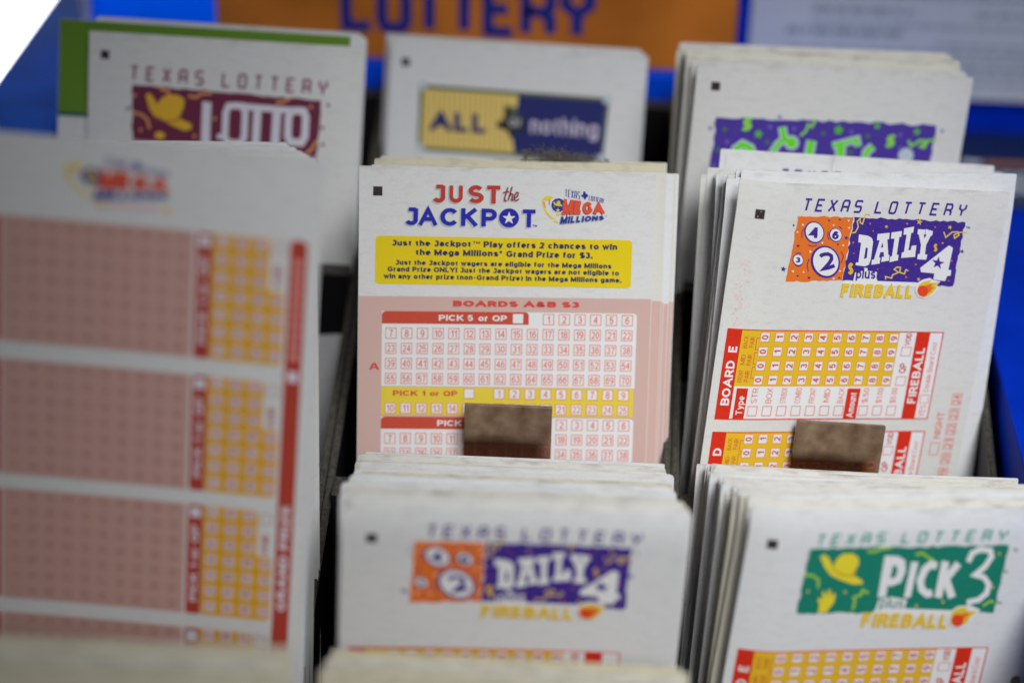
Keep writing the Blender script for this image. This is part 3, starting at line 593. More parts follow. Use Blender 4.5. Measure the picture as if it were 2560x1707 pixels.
def pick_banner(sl):
    T = affine(((905, 635), (2220, 575), (815, 1050)), ((15.6, 10.6), (68.8, 10.2), (15.4, 29.9))); p = Print()
    p.poly(jag([(905, 635), (2220, 575), (2135, 1020), (815, 1050)], 7, 7, 36), GRN, 1, T)
    H = ink('#e0b428')
    p.poly([(970, 680), (1000, 665), (1030, 690), (1055, 745), (1080, 690), (1120, 660), (1180, 655), (1220, 680), (1225, 720), (1185, 790), (1250, 830), (1250, 850), (1190, 855), (1110, 830), (1040, 800), (1000, 750)], H, 2, T)
    p.stroke([(1050, 750), (1100, 790), (1180, 800), (1205, 760)], 10, ink('#a88a1c'), 3, T)
    p.poly([(955, 1040), (965, 980), (950, 960), (965, 945), (985, 955), (985, 905), (1000, 900), (1010, 940), (1025, 890), (1040, 895), (1040, 940), (1060, 910), (1072, 925), (1060, 975), (1030, 1010), (1015, 1040)], H, 2, T)
    p.poly([(1395, 665), (1480, 665), (1530, 690), (1535, 760), (1505, 835), (1440, 860), (1415, 858), (1405, 930), (1350, 935)], WHT, 2, T, [[(1450, 725), (1475, 728), (1480, 770), (1462, 805), (1432, 808)]])
    p.poly([(1570, 700), (1618, 700), (1570, 930), (1525, 932)], WHT, 2, T)
    p.stroke([(1742, 722), (1705, 712), (1662, 745), (1632, 820), (1645, 878), (1680, 905), (1715, 898)], 48, WHT, 2, T)
    p.stroke([(1798, 690), (1755, 928)], 50, WHT, 2, T); p.stroke([(1885, 702), (1795, 815)], 46, WHT, 2, T); p.stroke([(1800, 795), (1850, 925)], 52, WHT, 2, T)
    p.stroke([(1950, 690), (1975, 632), (2030, 606), (2095, 612), (2106, 650), (2065, 715), (2000, 772), (2058, 785), (2094, 830), (2082, 890), (2030, 935), (1950, 955)], 36, WHT, 2, T)
    p.poly([(1335, 1015), (1360, 948), (1440, 930), (1548, 946), (1532, 1004), (1850, 1010), (1830, 1060), (1300, 1060)], WHT, 1.6, T)
    p.text('plus', 1362, 935, 1520, 1002, ink('#2c6a62'), 3, .0, T, shear=.2)
    p.text('FIREBALL', 1235, 1035, 1822, 1132, FBY, 3, .05, T, shear=.22)
    p.poly([(1828, 1080), (1840, 1015), (1890, 980), (1970, 970), (2045, 1000), (1975, 1080), (1900, 1125), (1845, 1118)], WHT, 2.4, T)
    p.poly([(1840, 1080), (1850, 1022), (1890, 992), (1958, 985), (1945, 1010), (2025, 1010), (1975, 1050), (1960, 1085), (1900, 1115), (1855, 1110)], FBY, 3, T)
    p.poly([(1905, 1035), (1975, 1012), (1950, 1050), (1915, 1080)], ORG, 3.3, T); p.disc(1890, 1074, 42, BALL, 3.6, T)
    rng = random.Random(5)
    for pts in ([(860, 800), (920, 800), (960, 830), (955, 880)], [(1280, 640), (1330, 640), (1360, 625), (1440, 610)], [(1600, 655), (1640, 640), (1670, 660), (1720, 690)], [(1185, 1020), (1200, 960), (1190, 940), (1240, 920), (1250, 890), (1290, 910)], [(2060, 975), (2110, 940), (2135, 950)]):
        p.stroke(pts, 16, ink('#88ac3c'), 2, T)
    for x, y in ((2155, 630), (890, 905), (1135, 905), (1610, 985), (1790, 955), (2120, 850)): p.star(x, y, 13, H, 2, T)
    p.star(2205, 745, 16, GRN, 2, T); p.stroke([(2140, 935), (2170, 955), (2190, 945)], 9, GRN, 2, T); p.text('TM', 2245, 592, 2280, 610, GRN, 2, .02, T)
    p.build('banner', sl)

def mega_logo(sl, T, name='logo', k=1.0):
    p = Print()
    p.poly([(940, 400), (990, 345), (1080, 340), (1150, 370), (1080, 385), (1000, 385), (968, 420), (972, 510), (1022, 600), (1100, 690), (1200, 750), (1100, 735), (1010, 645), (945, 520)], YEL2, 1, T)
    p.poly([(975, 405), (1040, 360), (1110, 372), (1085, 415), (1000, 425)], YEL, 1.3, T)
    p.poly([(1110, 770), (1180, 765), (1255, 800), (1200, 808)], YEL2, 1, T)
    p.stroke([(975, 435), (980, 480), (1000, 545)], 14, MRED, 1.6, T); p.stroke([(1075, 400), (1062, 440), (1066, 495)], 14, MRED, 1.6, T)
    p.stroke([(1180, 665), (1260, 655), (1320, 610), (1345, 560)], 18, OYEL, 1.6, T)
    p.disc(1220, 497, 132, WHT, 1.8, T); p.disc(1220, 497, 120, MBL, 2.1, T)
    p.poly([(1130, 445), (1160, 450), (1185, 480), (1200, 430), (1225, 418), (1250, 425), (1262, 480), (1300, 500), (1250, 515), (1190, 510), (1150, 490)], YEL, 2.5, T)
    p.star(1215, 585, 42, YEL, 2.5, T); rng = random.Random(2)
    for _ in range(12):
        a, r = rng.uniform(0, 6.28), rng.uniform(60, 108); p.disc(1220 + r * cos(a), 497 + r * sin(a), 6, GREY, 2.4, T, n=8)
    TT = affine(((0, 0), (100, 0), (0, 100)), (T(1338, 222), T(1585, 268), T(1338, 345)))
    p.tech('TEXAS', [0, 22, 44, 66, 88], 0, 100, 12, 5.2, MBL, 2, TT)
    TT = affine(((0, 0), (100, 0), (0, 100)), (T(1752, 325), T(2005, 378), T(1748, 405)))
    p.tech('LOTTERY', [0, 15, 30, 44, 58, 74, 90], 0, 100, 10, 4.6, MBL, 2, TT)
    p.poly([(1650, 255), (1690, 262), (1685, 290), (1725, 305), (1728, 345), (1700, 365), (1685, 400), (1660, 380), (1650, 350), (1630, 355), (1605, 318), (1640, 318)], MBL, 2, T)
    q = [(1318, 385), (2005, 465), (2020, 640), (1285, 662)]
    p.text('MEGA', 0, 0, 0, 0, ink('#5a3a3a'), 2, .07, T, quad=[(x - 12, y + 8) for x, y in q]); p.text('MEGA', 0, 0, 0, 0, MRED, 3, .065, T, quad=q)
    q = [(1275, 690), (2020, 668), (2010, 742), (1248, 825)]
    p.text('MILLIONS', 0, 0, 0, 0, GREY, 2, .07, T, quad=[(x - 14, y + 14) for x, y in q]); p.text('MILLIONS', 0, 0, 0, 0, MBL, 3, .06, T, quad=q)
    p.disc(2048, 675, 9, MBL, 2, T, n=10)
    if k != 1.0:
        for x in (1330, 2010): p.star(x, 890, 60, OYEL, 2, T)
        for i in range(8): p.rect(1420 + i * 64, 870, 1462 + i * 64, 915, ink('#c08a90'), 2, T=T)
    p.build(name, sl)

def jackpot_print(sl):
    T = affine(((235, 210), (1905, 210), (235, 885)), ((4.7, 4.85), (77.0, 4.55), (4.7, 33.3)))
    p = Print()
    for dx, dy, a, b, ly in ((-9, 10, GREY, GREY, 1), (0, 0, JR, JB, 2)):
        for ch, x0, x1 in (('J', 600, 684), ('U', 710, 797), ('S', 830, 934), ('T', 944, 1050)): p.text(ch, x0 + dx, 211 + dy, x1 + dx, 332 + dy, a, ly, .035, T)
        for ch, x0, x1 in (('J', 422, 510), ('A', 515, 633), ('C', 653, 772), ('K', 788, 893), ('P', 920, 1022), ('T', 1178, 1281)): p.text(ch, x0 + dx, 366 + dy, x1 + dx, 486 + dy, b, ly, .035, T)
        p.disc(1100 + dx, 426 + dy, 65, b, ly, T, 64)
        for pts in ([(1088, 222), (1068, 298), (1070, 312), (1082, 312)], [(1058, 258), (1096, 250)], [(1116, 216), (1092, 310)], [(1098, 285), (1112, 264), (1122, 268), (1114, 306), (1128, 308)], [(1128, 296), (1152, 280), (1156, 258), (1146, 254), (1134, 272), (1130, 298), (1142, 311), (1162, 298)]):
            p.stroke([(x + dx * .7, y + dy * .7) for x, y in pts], 9.5, a if ly == 1 else ink('#7c2c26'), ly, T)
    p.star(1100, 428, 44, WHT, 3, T, -90, .40); p.text('TM', 1252, 468, 1283, 482, JB, 2, .03, T)
    p.build('title_lettering', sl)
    mega_logo(sl, affine(((940, 340), (2050, 340), (940, 830)), ((51.3, 7.35), (69.35, 7.1), (51.4, 15.4))))
    p = Print(); p.rect(235, 560, 1905, 885, YEL, 1, 26, T=T); nb = p.build('notice_panel', sl); q = Print()
    for t, x0, x1, a, b in (('Just the Jackpot', 340, 858, 587, 624), ('Play offers 2 chances to win', 938, 1808, 587, 626), ('the Mega Millions', 496, 1036, 647, 686), ('Grand Prize for $3.', 1087, 1650, 648, 688),
                            ('Just the Jackpot wagers are eligible for the Mega Millions', 365, 1775, 721, 753), ('Grand Prize ONLY! Just the Jackpot wagers are not eligible to', 316, 1825, 767, 799), ('win any other prize (non-Grand Prize) in the Mega Millions game.', 291, 1842, 815, 847)):
        q.text(t, x0, a - 1, x1, b + 1, NVY, 2, .044, T)
    q.text('TM', 866, 587, 915, 604, NVY, 2, .02, T); q.disc(1051, 657, 9, NVY, 2, T, n=12)
    q.build('notice_lettering', sl).parent = nb
    # boards
    U0, sl_ = 6.8, -.012
    for k in range(3):
        v0 = 40.4 + k * 30.6
        S = lambda u, v: (u, v + sl_ * (u - 40) + .25)
        p = Print(); c = Print(); q = Print()
        if k == 0:
            p.rect(.15, 36.4, SW - .15, SH - 2, PINK, 1, T=lambda u, v: (u, v + sl_ * (u - 40))); q.text('BOARDS A&B $3', 26.8, 37.25, 62.6, 38.95, PNKT, 2, .06, T=S)
        p.rect(U0, v0, 79.0, v0 + 21.7, WHT, 1.5, 1.0, 'b', T=S); p.rect(U0, v0, 48.4, v0 + 3.6, RED, 2, 1.1, 'ab', T=S)
        q.text('PICK 5', 22.9, v0 + .95, 32.6, v0 + 2.65, WHT, 3, .03, T=S); q.text('or QP', 34.1, v0 + .95, 42.2, v0 + 2.65, WHT, 3, .03, T=S)
        c.rect(43.9, v0 + .5, 46.8, v0 + 3.2, WHT, 3, T=S)
        p.rect(U0, v0 + 21.9, 78.7, v0 + 30.1, YEL2, 2, T=S)
        q.text('PICK 1', 10.1, v0 + 22.95, 19.4, v0 + 24.5, PNKT, 3, .03, T=S); q.text('or QP', 20.7, v0 + 22.95, 28.5, v0 + 24.5, PNKT, 3, .03, T=S)
        c.frame(30.3, v0 + 22.2, 33.4, v0 + 25.2, .2, CELL, 3, T=S); c.rect(30.5, v0 + 22.4, 33.2, v0 + 25.0, WHT, 3.3, T=S)
        def cell(u, v, n, fill=None):
            if fill: c.rect(u - 1.55, v - 1.55, u + 1.55, v + 1.55, fill, 2.6, T=S)
            c.frame(u - 1.58, v - 1.58, u + 1.58, v + 1.58, .19, CELL, 3, T=S); t = str(n); hw = min(.6 if len(t) == 1 else 1.1, text_strokes(t, .13)[1])
            c.text(t, u - hw, v - 1.02, u + hw, v + 1.02, CELL, 3.5, .006, T=S)
        n = 1
        for r in range(5):
            for i in range(16):
                if r == 0 and i < 10: continue
                if n > 70: break
                cell(9.4 + i * 4.46, v0 + 2.0 + r * 4.36, n); n += 1
        for n in range(1, 10): cell(9.4 + (6 + n) * 4.43, v0 + 23.7, n, WHP)
        for n in range(10, 26): cell(9.4 + (n - 10) * 4.43, v0 + 28.1, n, PALE)
        va, vz = v0 + 15.0, v0 + 17.0
        if k == 0: q.poly([(3.2, vz), (4.25, va), (5.15, va), (6.2, vz), (5.45, vz), (5.2, vz - .48), (4.2, vz - .48), (3.95, vz)], PNKT, 2, S, [[(4.42, vz - .86), (4.98, vz - .86), (4.7, va + .42)]])
        else: q.text('B', 3.6, va, 5.8, vz, PNKT, 2, .03, T=S)
        bd = p.build('number_board', sl); c.build('number_cells', sl).parent = bd; q.build('board_lettering', sl).parent = bd

def mega_boards(sl):
    RM = ink('#692319', .22); PM = ink('#8f726c', .33); YM = ink('#8c6802', .255); WM = ink('#8c8a90', .26); CM = ink('#704848', .26); PW = ink('#887a7c', .24)
    tops = ((19.8, 51.0), (55.4, 85.4), (89.2, 119.2), (123.2, 153.2), (157, 183))
    for k, (v0, v1) in enumerate(tops):
        p = Print(); c = Print(); q = Print(); pt = (v1 - v0) / 6.85
        p.rect(9.0, v0, 53.6, v1, PM, 1); p.rect(4.8, v0, 8.6, v1, RM, 1, .8)
        p.rect(54.2, v0, 57.9, v1, RM, 1, .8, 'ad'); p.rect(58.0, v0, 71.4, v1, YM, 1, 1.2, 'bd'); p.rect(71.4, v0 + (v1 - v0) * .41, 75.3, v1, YM, 1, 1.2, 'bc')
        c.rect(54.8, v0 + .8, 57.4, v0 + 3.4, WM, 2); q.vtext('PICK 1 or QP', (v0 + v1) / 2 + 1, 55.2, 57.0, WM, 2, .03, (v1 - v0) * .7); q.vtext('PICK 5 or QP', (v0 + v1) / 2 + 1, 5.8, 7.6, WM, 2, .03, (v1 - v0) * .7)
        q.vtext('VOID', v0 + 9.0, 72.6, 74.2, RM, 2, .02, 6.2); c.frame(72.0, v0 + .6, 74.8, v0 + 3.6, .2, CM, 2)
        for i in range(25):
            a, r = divmod(i, 7); u, v = 60.3 + a * 4.45, v1 - 2.5 - r * pt * .985
            c.rect(u - 1.4, v - 1.4, u + 1.4, v + 1.4, PW, 2); c.vtext(str(i + 1), v, u - 1.0, u + 1.0, CM, 3, .01, 1.2 if i < 9 else 2.2)
        for i in range(70):
            a, r = divmod(i, 7); u, v = 12.0 + a * 4.32, v1 - 2.4 - r * pt * .985
            c.frame(u - 1.55, v - 1.5, u + 1.55, v + 1.5, .16, ink('#866a65', .33), 2); c.vtext(str(i + 1), v, u - .95, u + .95, ink('#7c5e59', .33), 2, .01, 1.2 if i < 9 else 2.2)
        bd = p.build('number_board', sl); c.build('number_cells', sl).parent = bd; q.build('board_lettering', sl).parent = bd
    p = Print(); p.rect(76.0, 19.6, 80.1, 52.0, RM, 1, 1.2, 'ab'); p.rect(76.0, 52.0, 80.1, 182, RM, 1); p.rect(76.8, 52.2, 79.3, 54.8, WM, 2)
    p.vtext('GRAND PRIZE', 101.5, 77.0, 79.1, WM, 2, .04, 29)
    for i in range(10): p.rect(77.1, 24.2 + i * 2.6, 79.0, 25.9 + i * 2.6, ink('#a4605c', .26), 2)
    p.build('prize_bar', sl)

def lotto_banner(sl):
    T = affine(((725, 305), (2185, 390), (735, 715)), ((13.5, 15.6), (71.6, 16.8), (13.7, 31.9))); p = Print()
    p.poly(jag([(725, 305), (2185, 390), (2172, 1000), (740, 950)], 7, 9, 50), MAR, 1, T)
    p.poly([(830, 385), (855, 362), (890, 395), (920, 450), (960, 395), (1010, 370), (1080, 375), (1130, 405), (1130, 460), (1095, 555), (1190, 595), (1195, 635), (1140, 650), (1050, 615), (980, 580), (910, 555), (860, 480)], HAT, 2, T)
    p.stroke([(910, 545), (990, 580), (1080, 570), (1110, 520)], 14, ink('#6e4a2a', .26), 3, T); p.disc(950, 690, 40, HAT, 2, T, 30)
    WL = ink('#8c8a94', .26)
    p.poly([(1270, 420), (1340, 425), (1340, 940), (1270, 935)], WL, 2, T); p.poly([(1340, 870), (1420, 870), (1420, 940), (1340, 940)], WL, 2, T)
    p.stroke([(1530, 445), (1475, 450), (1455, 500), (1455, 690), (1480, 735), (1580, 735), (1605, 690), (1605, 500), (1585, 450), (1530, 445)], 52, WL, 2, T)
    p.stroke([(1560, 450), (2010, 475)], 50, WL, 2, T); p.stroke([(1700, 470), (1692, 940)], 62, WL, 2, T); p.stroke([(1850, 480), (1842, 940)], 66, WL, 2, T)
    p.stroke([(2010, 472), (1965, 475), (1942, 520), (1942, 670), (1965, 715), (2050, 718), (2075, 670), (2075, 520), (2055, 475), (2010, 472)], 58, WL, 2, T)
    p.stroke([(1395, 690), (1455, 680)], 40, WL, 2, T)
    SQ = ink('#8c6040', .26)
    for pts in ([(730, 515), (800, 530), (850, 570), (870, 640)], [(930, 310), (960, 340), (1000, 340), (1010, 370)], [(1160, 380), (1220, 390), (1260, 360), (1340, 355)], [(2090, 800), (2130, 770), (2170, 700)], [(1840, 415), (1900, 405), (1950, 375)]): p.stroke(pts, 22, SQ, 2.3, T)
    for x, y in ((1370, 550), (745, 385), (1220, 690), (2110, 440), (800, 650)): p.star(x, y, 22, SQ, 2.3, T)
    for x, y in ((700, 485), (2240, 425), (2205, 600), (2215, 730)): p.disc(x, y, 14, MAR, 2, T, n=8)
    p.build('banner', sl)
def allor_banner(sl):
    T = affine(((495, 550), (1740, 640), (480, 985)), ((9.9, 14.1), (71.7, 14.3), (10.2, 35.4))); p = Print()
    p.poly([(495, 550), (1740, 640), (1700, 1062), (480, 985)], OLV, 1, T)
    p.poly([(520, 580), (1140, 622), (1135, 700), (1050, 690), (1060, 770), (1000, 800), (1060, 850), (1100, 860), (1120, 1000), (505, 960)], TAN, 2, T)
    for x in range(540, 1100, 34): p.stroke([(x, 592 + (x - 520) * .067), (x - 8, 952 + (x - 520) * .067)], 7, ink('#957640', .42), 2.4, T)
    p.poly([(1142, 622), (1715, 660), (1690, 1035), (1122, 1000), (1100, 862), (1180, 850), (1190, 780), (1135, 760)], NAV2, 2, T)
    p.poly([(1060, 690), (1090, 700), (1100, 760), (1190, 775), (1190, 855), (1110, 865), (1120, 910), (1090, 900), (1080, 860), (1000, 830), (1005, 800), (1050, 790)], DKG, 2.6, T)
    p.text('ALL', 562, 728, 945, 856, NAV2, 3, .045, affine(((562, 728), (945, 728), (562, 856)), (T(562, 726), T(945, 748), T(560, 852))))
    Q = affine(((1225, 790), (1670, 790), (1225, 880)), (T(1225, 788), T(1670, 818), T(1222, 876)))
    p.text('nothing', 1225, 758, 1670, 872, PNKW, 3, .02, Q); p.text('or', 1085, 765, 1172, 838, ink('#909096', .42), 3.4, .02, Q)
    for x, y in ((1722, 650), (1688, 1035), (500, 965), (512, 560)): p.rect(x - 26, y - 26, x + 26, y + 26, CW, 3, T=T)
    p.build('banner', sl)
def cash_banner(sl):
    T = affine(((110, 125), (2125, 190), (40, 650)), ((6.9, 16.6), (74.3, 15.6), (6.5, 34.4))); p = Print()
    p.poly(jag([(110, 125), (2125, 190), (2030, 900), (20, 850)], 12, 12, 60), CP, 1, T)
    def gl(f):
        for wd, mt, ly in ((34, CW, 2), (0, CG, 2.6)): f(wd, mt, ly)
    gl(lambda w_, mt, ly: p.stroke([(255, 520), (285, 410), (350, 365), (420, 400), (440, 440)], 50 + w_, mt, ly, T))
    gl(lambda w_, mt, ly: p.stroke([(712, 210), (728, 300), (760, 340)], 46 + w_, mt, ly, T)); gl(lambda w_, mt, ly: p.stroke([(620, 450), (670, 370), (720, 330), (770, 320)], 40 + w_, mt, ly, T))
    gl(lambda w_, mt, ly: p.disc(800, 355, 48 + w_ * .6, mt, ly + .3, T)); gl(lambda w_, mt, ly: p.stroke([(985, 335), (960, 470)], 62 + w_, mt, ly, T))
    gl(lambda w_, mt, ly: p.stroke([(1255, 345), (1250, 480)], 66 + w_, mt, ly, T)); gl(lambda w_, mt, ly: p.stroke([(1175, 385), (1400, 325), (1412, 390)], 36 + w_, mt, ly + .3, T))
    gl(lambda w_, mt, ly: p.stroke([(1550, 385), (1490, 440), (1480, 500)], 46 + w_, mt, ly, T)); p.disc(1855, 470, 70, CW, 2, T)
    for x, y, r in ((495, 275, 42), (1950, 250, 36), (1585, 200, 34), (1230, 240, 48)): p.star(x, y, r, CGD, 2.5, T, -80, .6)
    for x, y in ((125, 420), (188, 230), (575, 350), (1090, 270), (1500, 295), (1345, 445)): p.disc(x, y, 22, ink('#3c5c3c', .42), 2, T, n=12)
    for x, y in ((600, 210), (208, 345), (822, 230), (1350, 255), (1805, 405), (90, 560), (1800, 280)): p.disc(x, y, 20, ink('#5c4c94', .42), 2, T, n=12)
    for x, y in ((60, 225), (690, 120), (2180, 240), (10, 745)): p.disc(x, y, 18, ink('#6a6a98', .42), 2, T, n=10)
    LQ = ink('#70a83c', .42)
    for x, y, sz in ((370, 190, 80), (1690, 345, 75)): p.text('$', x - sz * .55, y - sz * .9, x + sz * .55, y + sz * .7, LQ, 2.5, .05, T, shear=.3)
    for pts in ([(880, 290), (930, 250), (950, 190), (985, 210), (1020, 140)], [(1875, 330), (1900, 385), (1980, 330), (2050, 335), (2020, 395), (1985, 385), (2040, 335), (2130, 315)]): p.stroke(pts, 22, LQ, 2.5, T)
    p.build('banner', sl)

# ================================================================== the stacks
TX = lambda a, p_, g: [a + i * p_ for i in range(5)] + [a + 5 * p_ + g + i * p_ for i in range(7)]
PW_, PE = PAPER, EDGEY
# ---- back tier
LO = ((-120.9, 601.8, -246.6), 71.5, .3, 1.3)
sl = Slip(LO, 'white slip with maroon banner and tan hat in the back row', bend=lambda u, v: .8 * ((u - 41) / 41) ** 2 - .6 * (v / 60) ** 2 - 3.2 * max(0, (u - 62) / 21) ** 2 * max(0, 1 - v / 60))
timing_mark(sl, 3.6, 5.6); tex_lottery(sl, MTX, [12.9 + i * 5.0 for i in range(5)] + [41.2 + i * 4.95 for i in range(7)], 10.0, 13.9, 2.0, .75, .05, .09); lotto_banner(sl)
g = Slip(((-127.8, 606.5, -245.0), 70.5, 1.5, 1.7), 'white slip with a green top band sticking out behind the maroon banner slip', width=89.5)
p = Print(); GG = ink('#4e6c1c', .376); p.rect(.1, .1, 89.4, 28.4, GG, 1); p.rect(.1, 28.4, 89.4, 29.6, ink('#143c3c', .3), 1); p.build('green_band', g)
stack(((-121.5, 608.5, -247), 70.5, 1.5, 1.5), ((-120.8, 616, -248.2), 70, 2.2, 1.8), 4, 'white slip behind the green-topped slip in the back row', 'slips behind the green-topped slip', 21, ju=.5, jv=.4, t0=.1, corner=1.4)
AL = ((-33.0, 638.8, -260.3), 69.3, -4.8, -.3)
sl = Slip(AL, 'white slip with tan and navy puzzle banner in the back row', bend=lambda u, v: .9 * ((u - 41) / 41) ** 2)
timing_mark(sl, 3.6, 6.0); allor_banner(sl)
stack(((-33.6, 640.2, -260.8), 69.4, -4.6, -.2), ((-35.4, 648, -262.3), 70, -3.6, .4), 6, 'white slip behind the tan and navy puzzle banner slip', 'slips behind the puzzle banner slip', 22, ju=.5, jv=.35, jr=.2)
CA = ((63.7, 596.6, -245.9), 80.4, 8.8, 4.0)
cbend = lambda u, v: -2.6 * max(0, 1 - u / 16) ** 2 + 1.2 * ((u - 41) / 41) ** 2 + 1.6 * max(0, (u - 66) / 17) ** 2 * max(0, 1 - v / 25)
sl = Slip(CA, 'white slip with jagged purple banner and lime green letters in the back row', bend=cbend)
timing_mark(sl, 4.5, 5.9); cash_banner(sl)
stack(((62.9, 598.2, -246.3), 80.2, 8.2, 3.6), ((58.6, 623.4, -250.4), 74, 0, 0), 16, 'worn white slip packed behind the purple and lime banner slip', 'slips behind the purple and lime banner slip', 23, mats=[PW_, PE, PE], ju=.9, jv=.6, bend=cbend, corner=1.0)
# ---- middle tier
JA = ((-30.5, 540.4, -256.8), 70.5, 3.1, .15)
sl = Slip(JA, 'white and pink slip with red and navy title over a yellow notice box', bend=lambda u, v: .5 * ((u - 41) / 41) ** 2 - .5 * (v / 80) ** 2)
timing_mark(sl); jackpot_print(sl)
back = stack(((-29.6, 541.2, -257.3), 70.5, 3.0, .1), ((-26.4, 548, -259.5), 70.3, 2.2, .2), 6, 'pink-bodied slip edging out right of the yellow notice slip', 'pink-bodied slips behind the yellow notice slip', 24, mats=[PW_, PW_, PE], ju=.3, jv=.35, jr=.1, cluster=.3,
             shift=lambda t: (1.8 * t ** .7 + .6, -1.0 * t))
for o in back:
    s2 = Slip.__new__(Slip); s2.bent = False; s2.bend = lambda u, v: 0.0; s2.width = SW; s2.obj = o
    p = Print(); p.rect(.15, 36.6, SW - .15, SH - 2, PINK, .3); pm = p.build('pink_body', s2)
stack(((-27.6, 549.5, -259.6), 70.2, 2.0, -.2), ((-27.0, 560, -264.2), 70, .9, -.2), 5, 'cream-edged worn slip behind the pink-bodied slips', 'worn slips behind the pink-bodied slips', 25, mats=[EDGEY, CREAM], ju=1.0, jv=.9, jr=.4)
ragged = random.Random(8)
s3 = Slip(((-27.4, 562.0, -265.9), 70, .9, .3), 'torn cream slip topmost behind the yellow notice slip, under the dust fluff', mat=CREAM, bend=lambda u, v: .5 * sin(u / 9) * max(0, 1 - v / 20), corner=2.0, ragged=1.3, rng=ragged)
DR = ((72.7, 535.4, -255.1), 80.2, 22.6, 9.5)
dbend = lambda u, v: -3.2 * max(0, 1 - u / 15) ** 2 * max(0.15, 1 - v / 110) + .4 * ((u - 41) / 41) ** 2 - .6 * max(0, 1 - v / 8) ** 2
sl = Slip(DR, 'crisp slip with orange and purple number-ball banner by the blue casing', bend=dbend)
timing_mark(sl, 5.0, 7.6); tex_lottery(sl, PUR, [18.6 + i * 3.95 for i in range(5)] + [41.0 + i * 4.38 for i in range(7)], 4.1, 7.2, 1.9, .58, .16); daily_banner(sl); daily_boards(sl)
p = Print(); rng = random.Random(17); PKS = ink('#d89a98')
for _ in range(240):
    u = abs(rng.gauss(0, 1.6)) + rng.uniform(2.0, 4.5); v = rng.uniform(22, 41) if rng.random() < .85 else rng.uniform(3, 40); r = rng.uniform(.05, .16)
    p.poly([(u + r * cos(a) * rng.uniform(.6, 1.4), v + r * sin(a) * rng.uniform(.6, 1.6)) for a in (0, 1.2, 2.5, 3.8, 5.0)], PKS, 1)
p.build('ink_specks', sl)
DRK = ((70.1, 571.1, -262.7), 73, 12, 6.1)
stack(((72.2, 538.5, -254.9), 79.6, 21, 8.0), ((68.0, 566, -266.8), 73.6, 10, 3.2), 24, 'white slip fanned out behind the crisp number-ball banner slip', 'slips fanned behind the crisp number-ball banner slip', 26, ju=1.7, jv=.9, jr=.8, bend=dbend, cluster=.95)
k1 = Slip(DRK, 'tallest white slip with the tops of purple letters above the fanned stack', bend=lambda u, v: .6 * ((u - 41) / 41) ** 2)
tex_lottery(k1, PUR, [18.6 + i * 3.95 for i in range(5)] + [41.0 + i * 4.38 for i in range(7)], 5.0, 8.1, 1.9, .58, .16)
p = Print(); p.stroke([(1.8, 1.6), (1.9, 20)], .18, GREY, 1); p.build('fold_line', k1)
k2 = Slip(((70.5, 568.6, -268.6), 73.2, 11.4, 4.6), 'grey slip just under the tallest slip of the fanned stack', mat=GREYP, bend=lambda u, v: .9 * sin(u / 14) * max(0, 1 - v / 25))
k3 = Slip(((73.5, 572.8, -265.6), 73, 12, 6.1), 'white slip stepping out to the right behind the tallest slip')
# ---- front tier
ME = ((-107.9, 438.4, -206.0), 80, 1.4, 3.4); MEK = ((-129.8, 515.2, -241.6), 76, .6, -1.6)
mbend = lambda u, v: .8 * ((u - 41) / 41) ** 2 - 1.0 * (v / 100) ** 2
sl = Slip(ME, 'big blurred pink and yellow board slip with a red bar at the far left', bend=mbend, corner=2.2)
mega_logo(sl, affine(((1340, 390), (2020, 390), (1340, 830)), ((32.4, 6.8), (47.6, 6.6), (32.0, 14.4))), k=2.0); mega_boards(sl)
ML = 'white slip stepped behind the big pink and yellow board slip'; MG = 'slips stepped behind the big pink and yellow board slip'
stack(ME, MEK, 6, ML, MG, 27, ju=.35, jv=.3, jr=.2, bend=mbend, corner=1.2, t0=.03, t1=.66, shift=lambda t: (5.2 * t / .8, -2.9 * t / .8))
stack(ME, MEK, 18, ML, MG, 33, ju=.22, jv=.16, jr=.08, corner=.4, t0=.74, cluster=.9, shift=lambda t: (5.2 * (1 - t) / .2 if t > .8 else 5.2, -2.9 * (1 - t) / .2 if t > .8 else -2.9))
DB = ((-20.3, 420.7, -290.7), 92.8, 5.2, 2.1); DBK = ((-25.2, 492, -323.2), 76, -1.5, -1.2)
bbend = lambda u, v: .7 * ((u - 41) / 41) ** 2 + 1.5 * (v / 60) ** 2 - 1.2 * max(0, 1 - v / 7) ** 2
sl = Slip(DB, 'blurred slip with orange and purple number-ball banner, low in the middle', bend=bbend, corner=1.5)
timing_mark(sl, 6.0, 6.7); tex_lottery(sl, PUR, [20.6 + i * 4.1 for i in range(5)] + [43.6 + i * 4.4 for i in range(7)], 4.2, 7.3, 1.9, .58, .10, .05)
daily_banner(sl); daily_boards(sl)
stack(((-20.6, 423, -291.0), 92.4, 5, 1.9), DBK, 54, 'white slip packed behind the blurred number-ball banner slip', 'slips packed behind the blurred number-ball banner slip', 28, mats=[PW_, PW_, PE], ju=.9, jv=.8, jr=.35, bend=bbend, corner=1.2)
k4 = Slip(((-24.6, 493.5, -322.3), 75.5, -2.0, -1.7), 'white slip standing highest in the low middle stack, against the pink board slip')
PI_ = ((78.3, 445.7, -301.1), 87.9, 13.8, 5.2); PIK = ((69.2, 496, -323.0), 77, 3, 2.0)
pbend = lambda u, v: -3.0 * max(0, 1 - u / 14) ** 2 + .4 * ((u - 41) / 41) ** 2 - 1.2 * max(0, 1 - v / 7) ** 2
sl = Slip(PI_, 'slip with green banner, yellow hat and hand, in the low corner stack', bend=pbend)
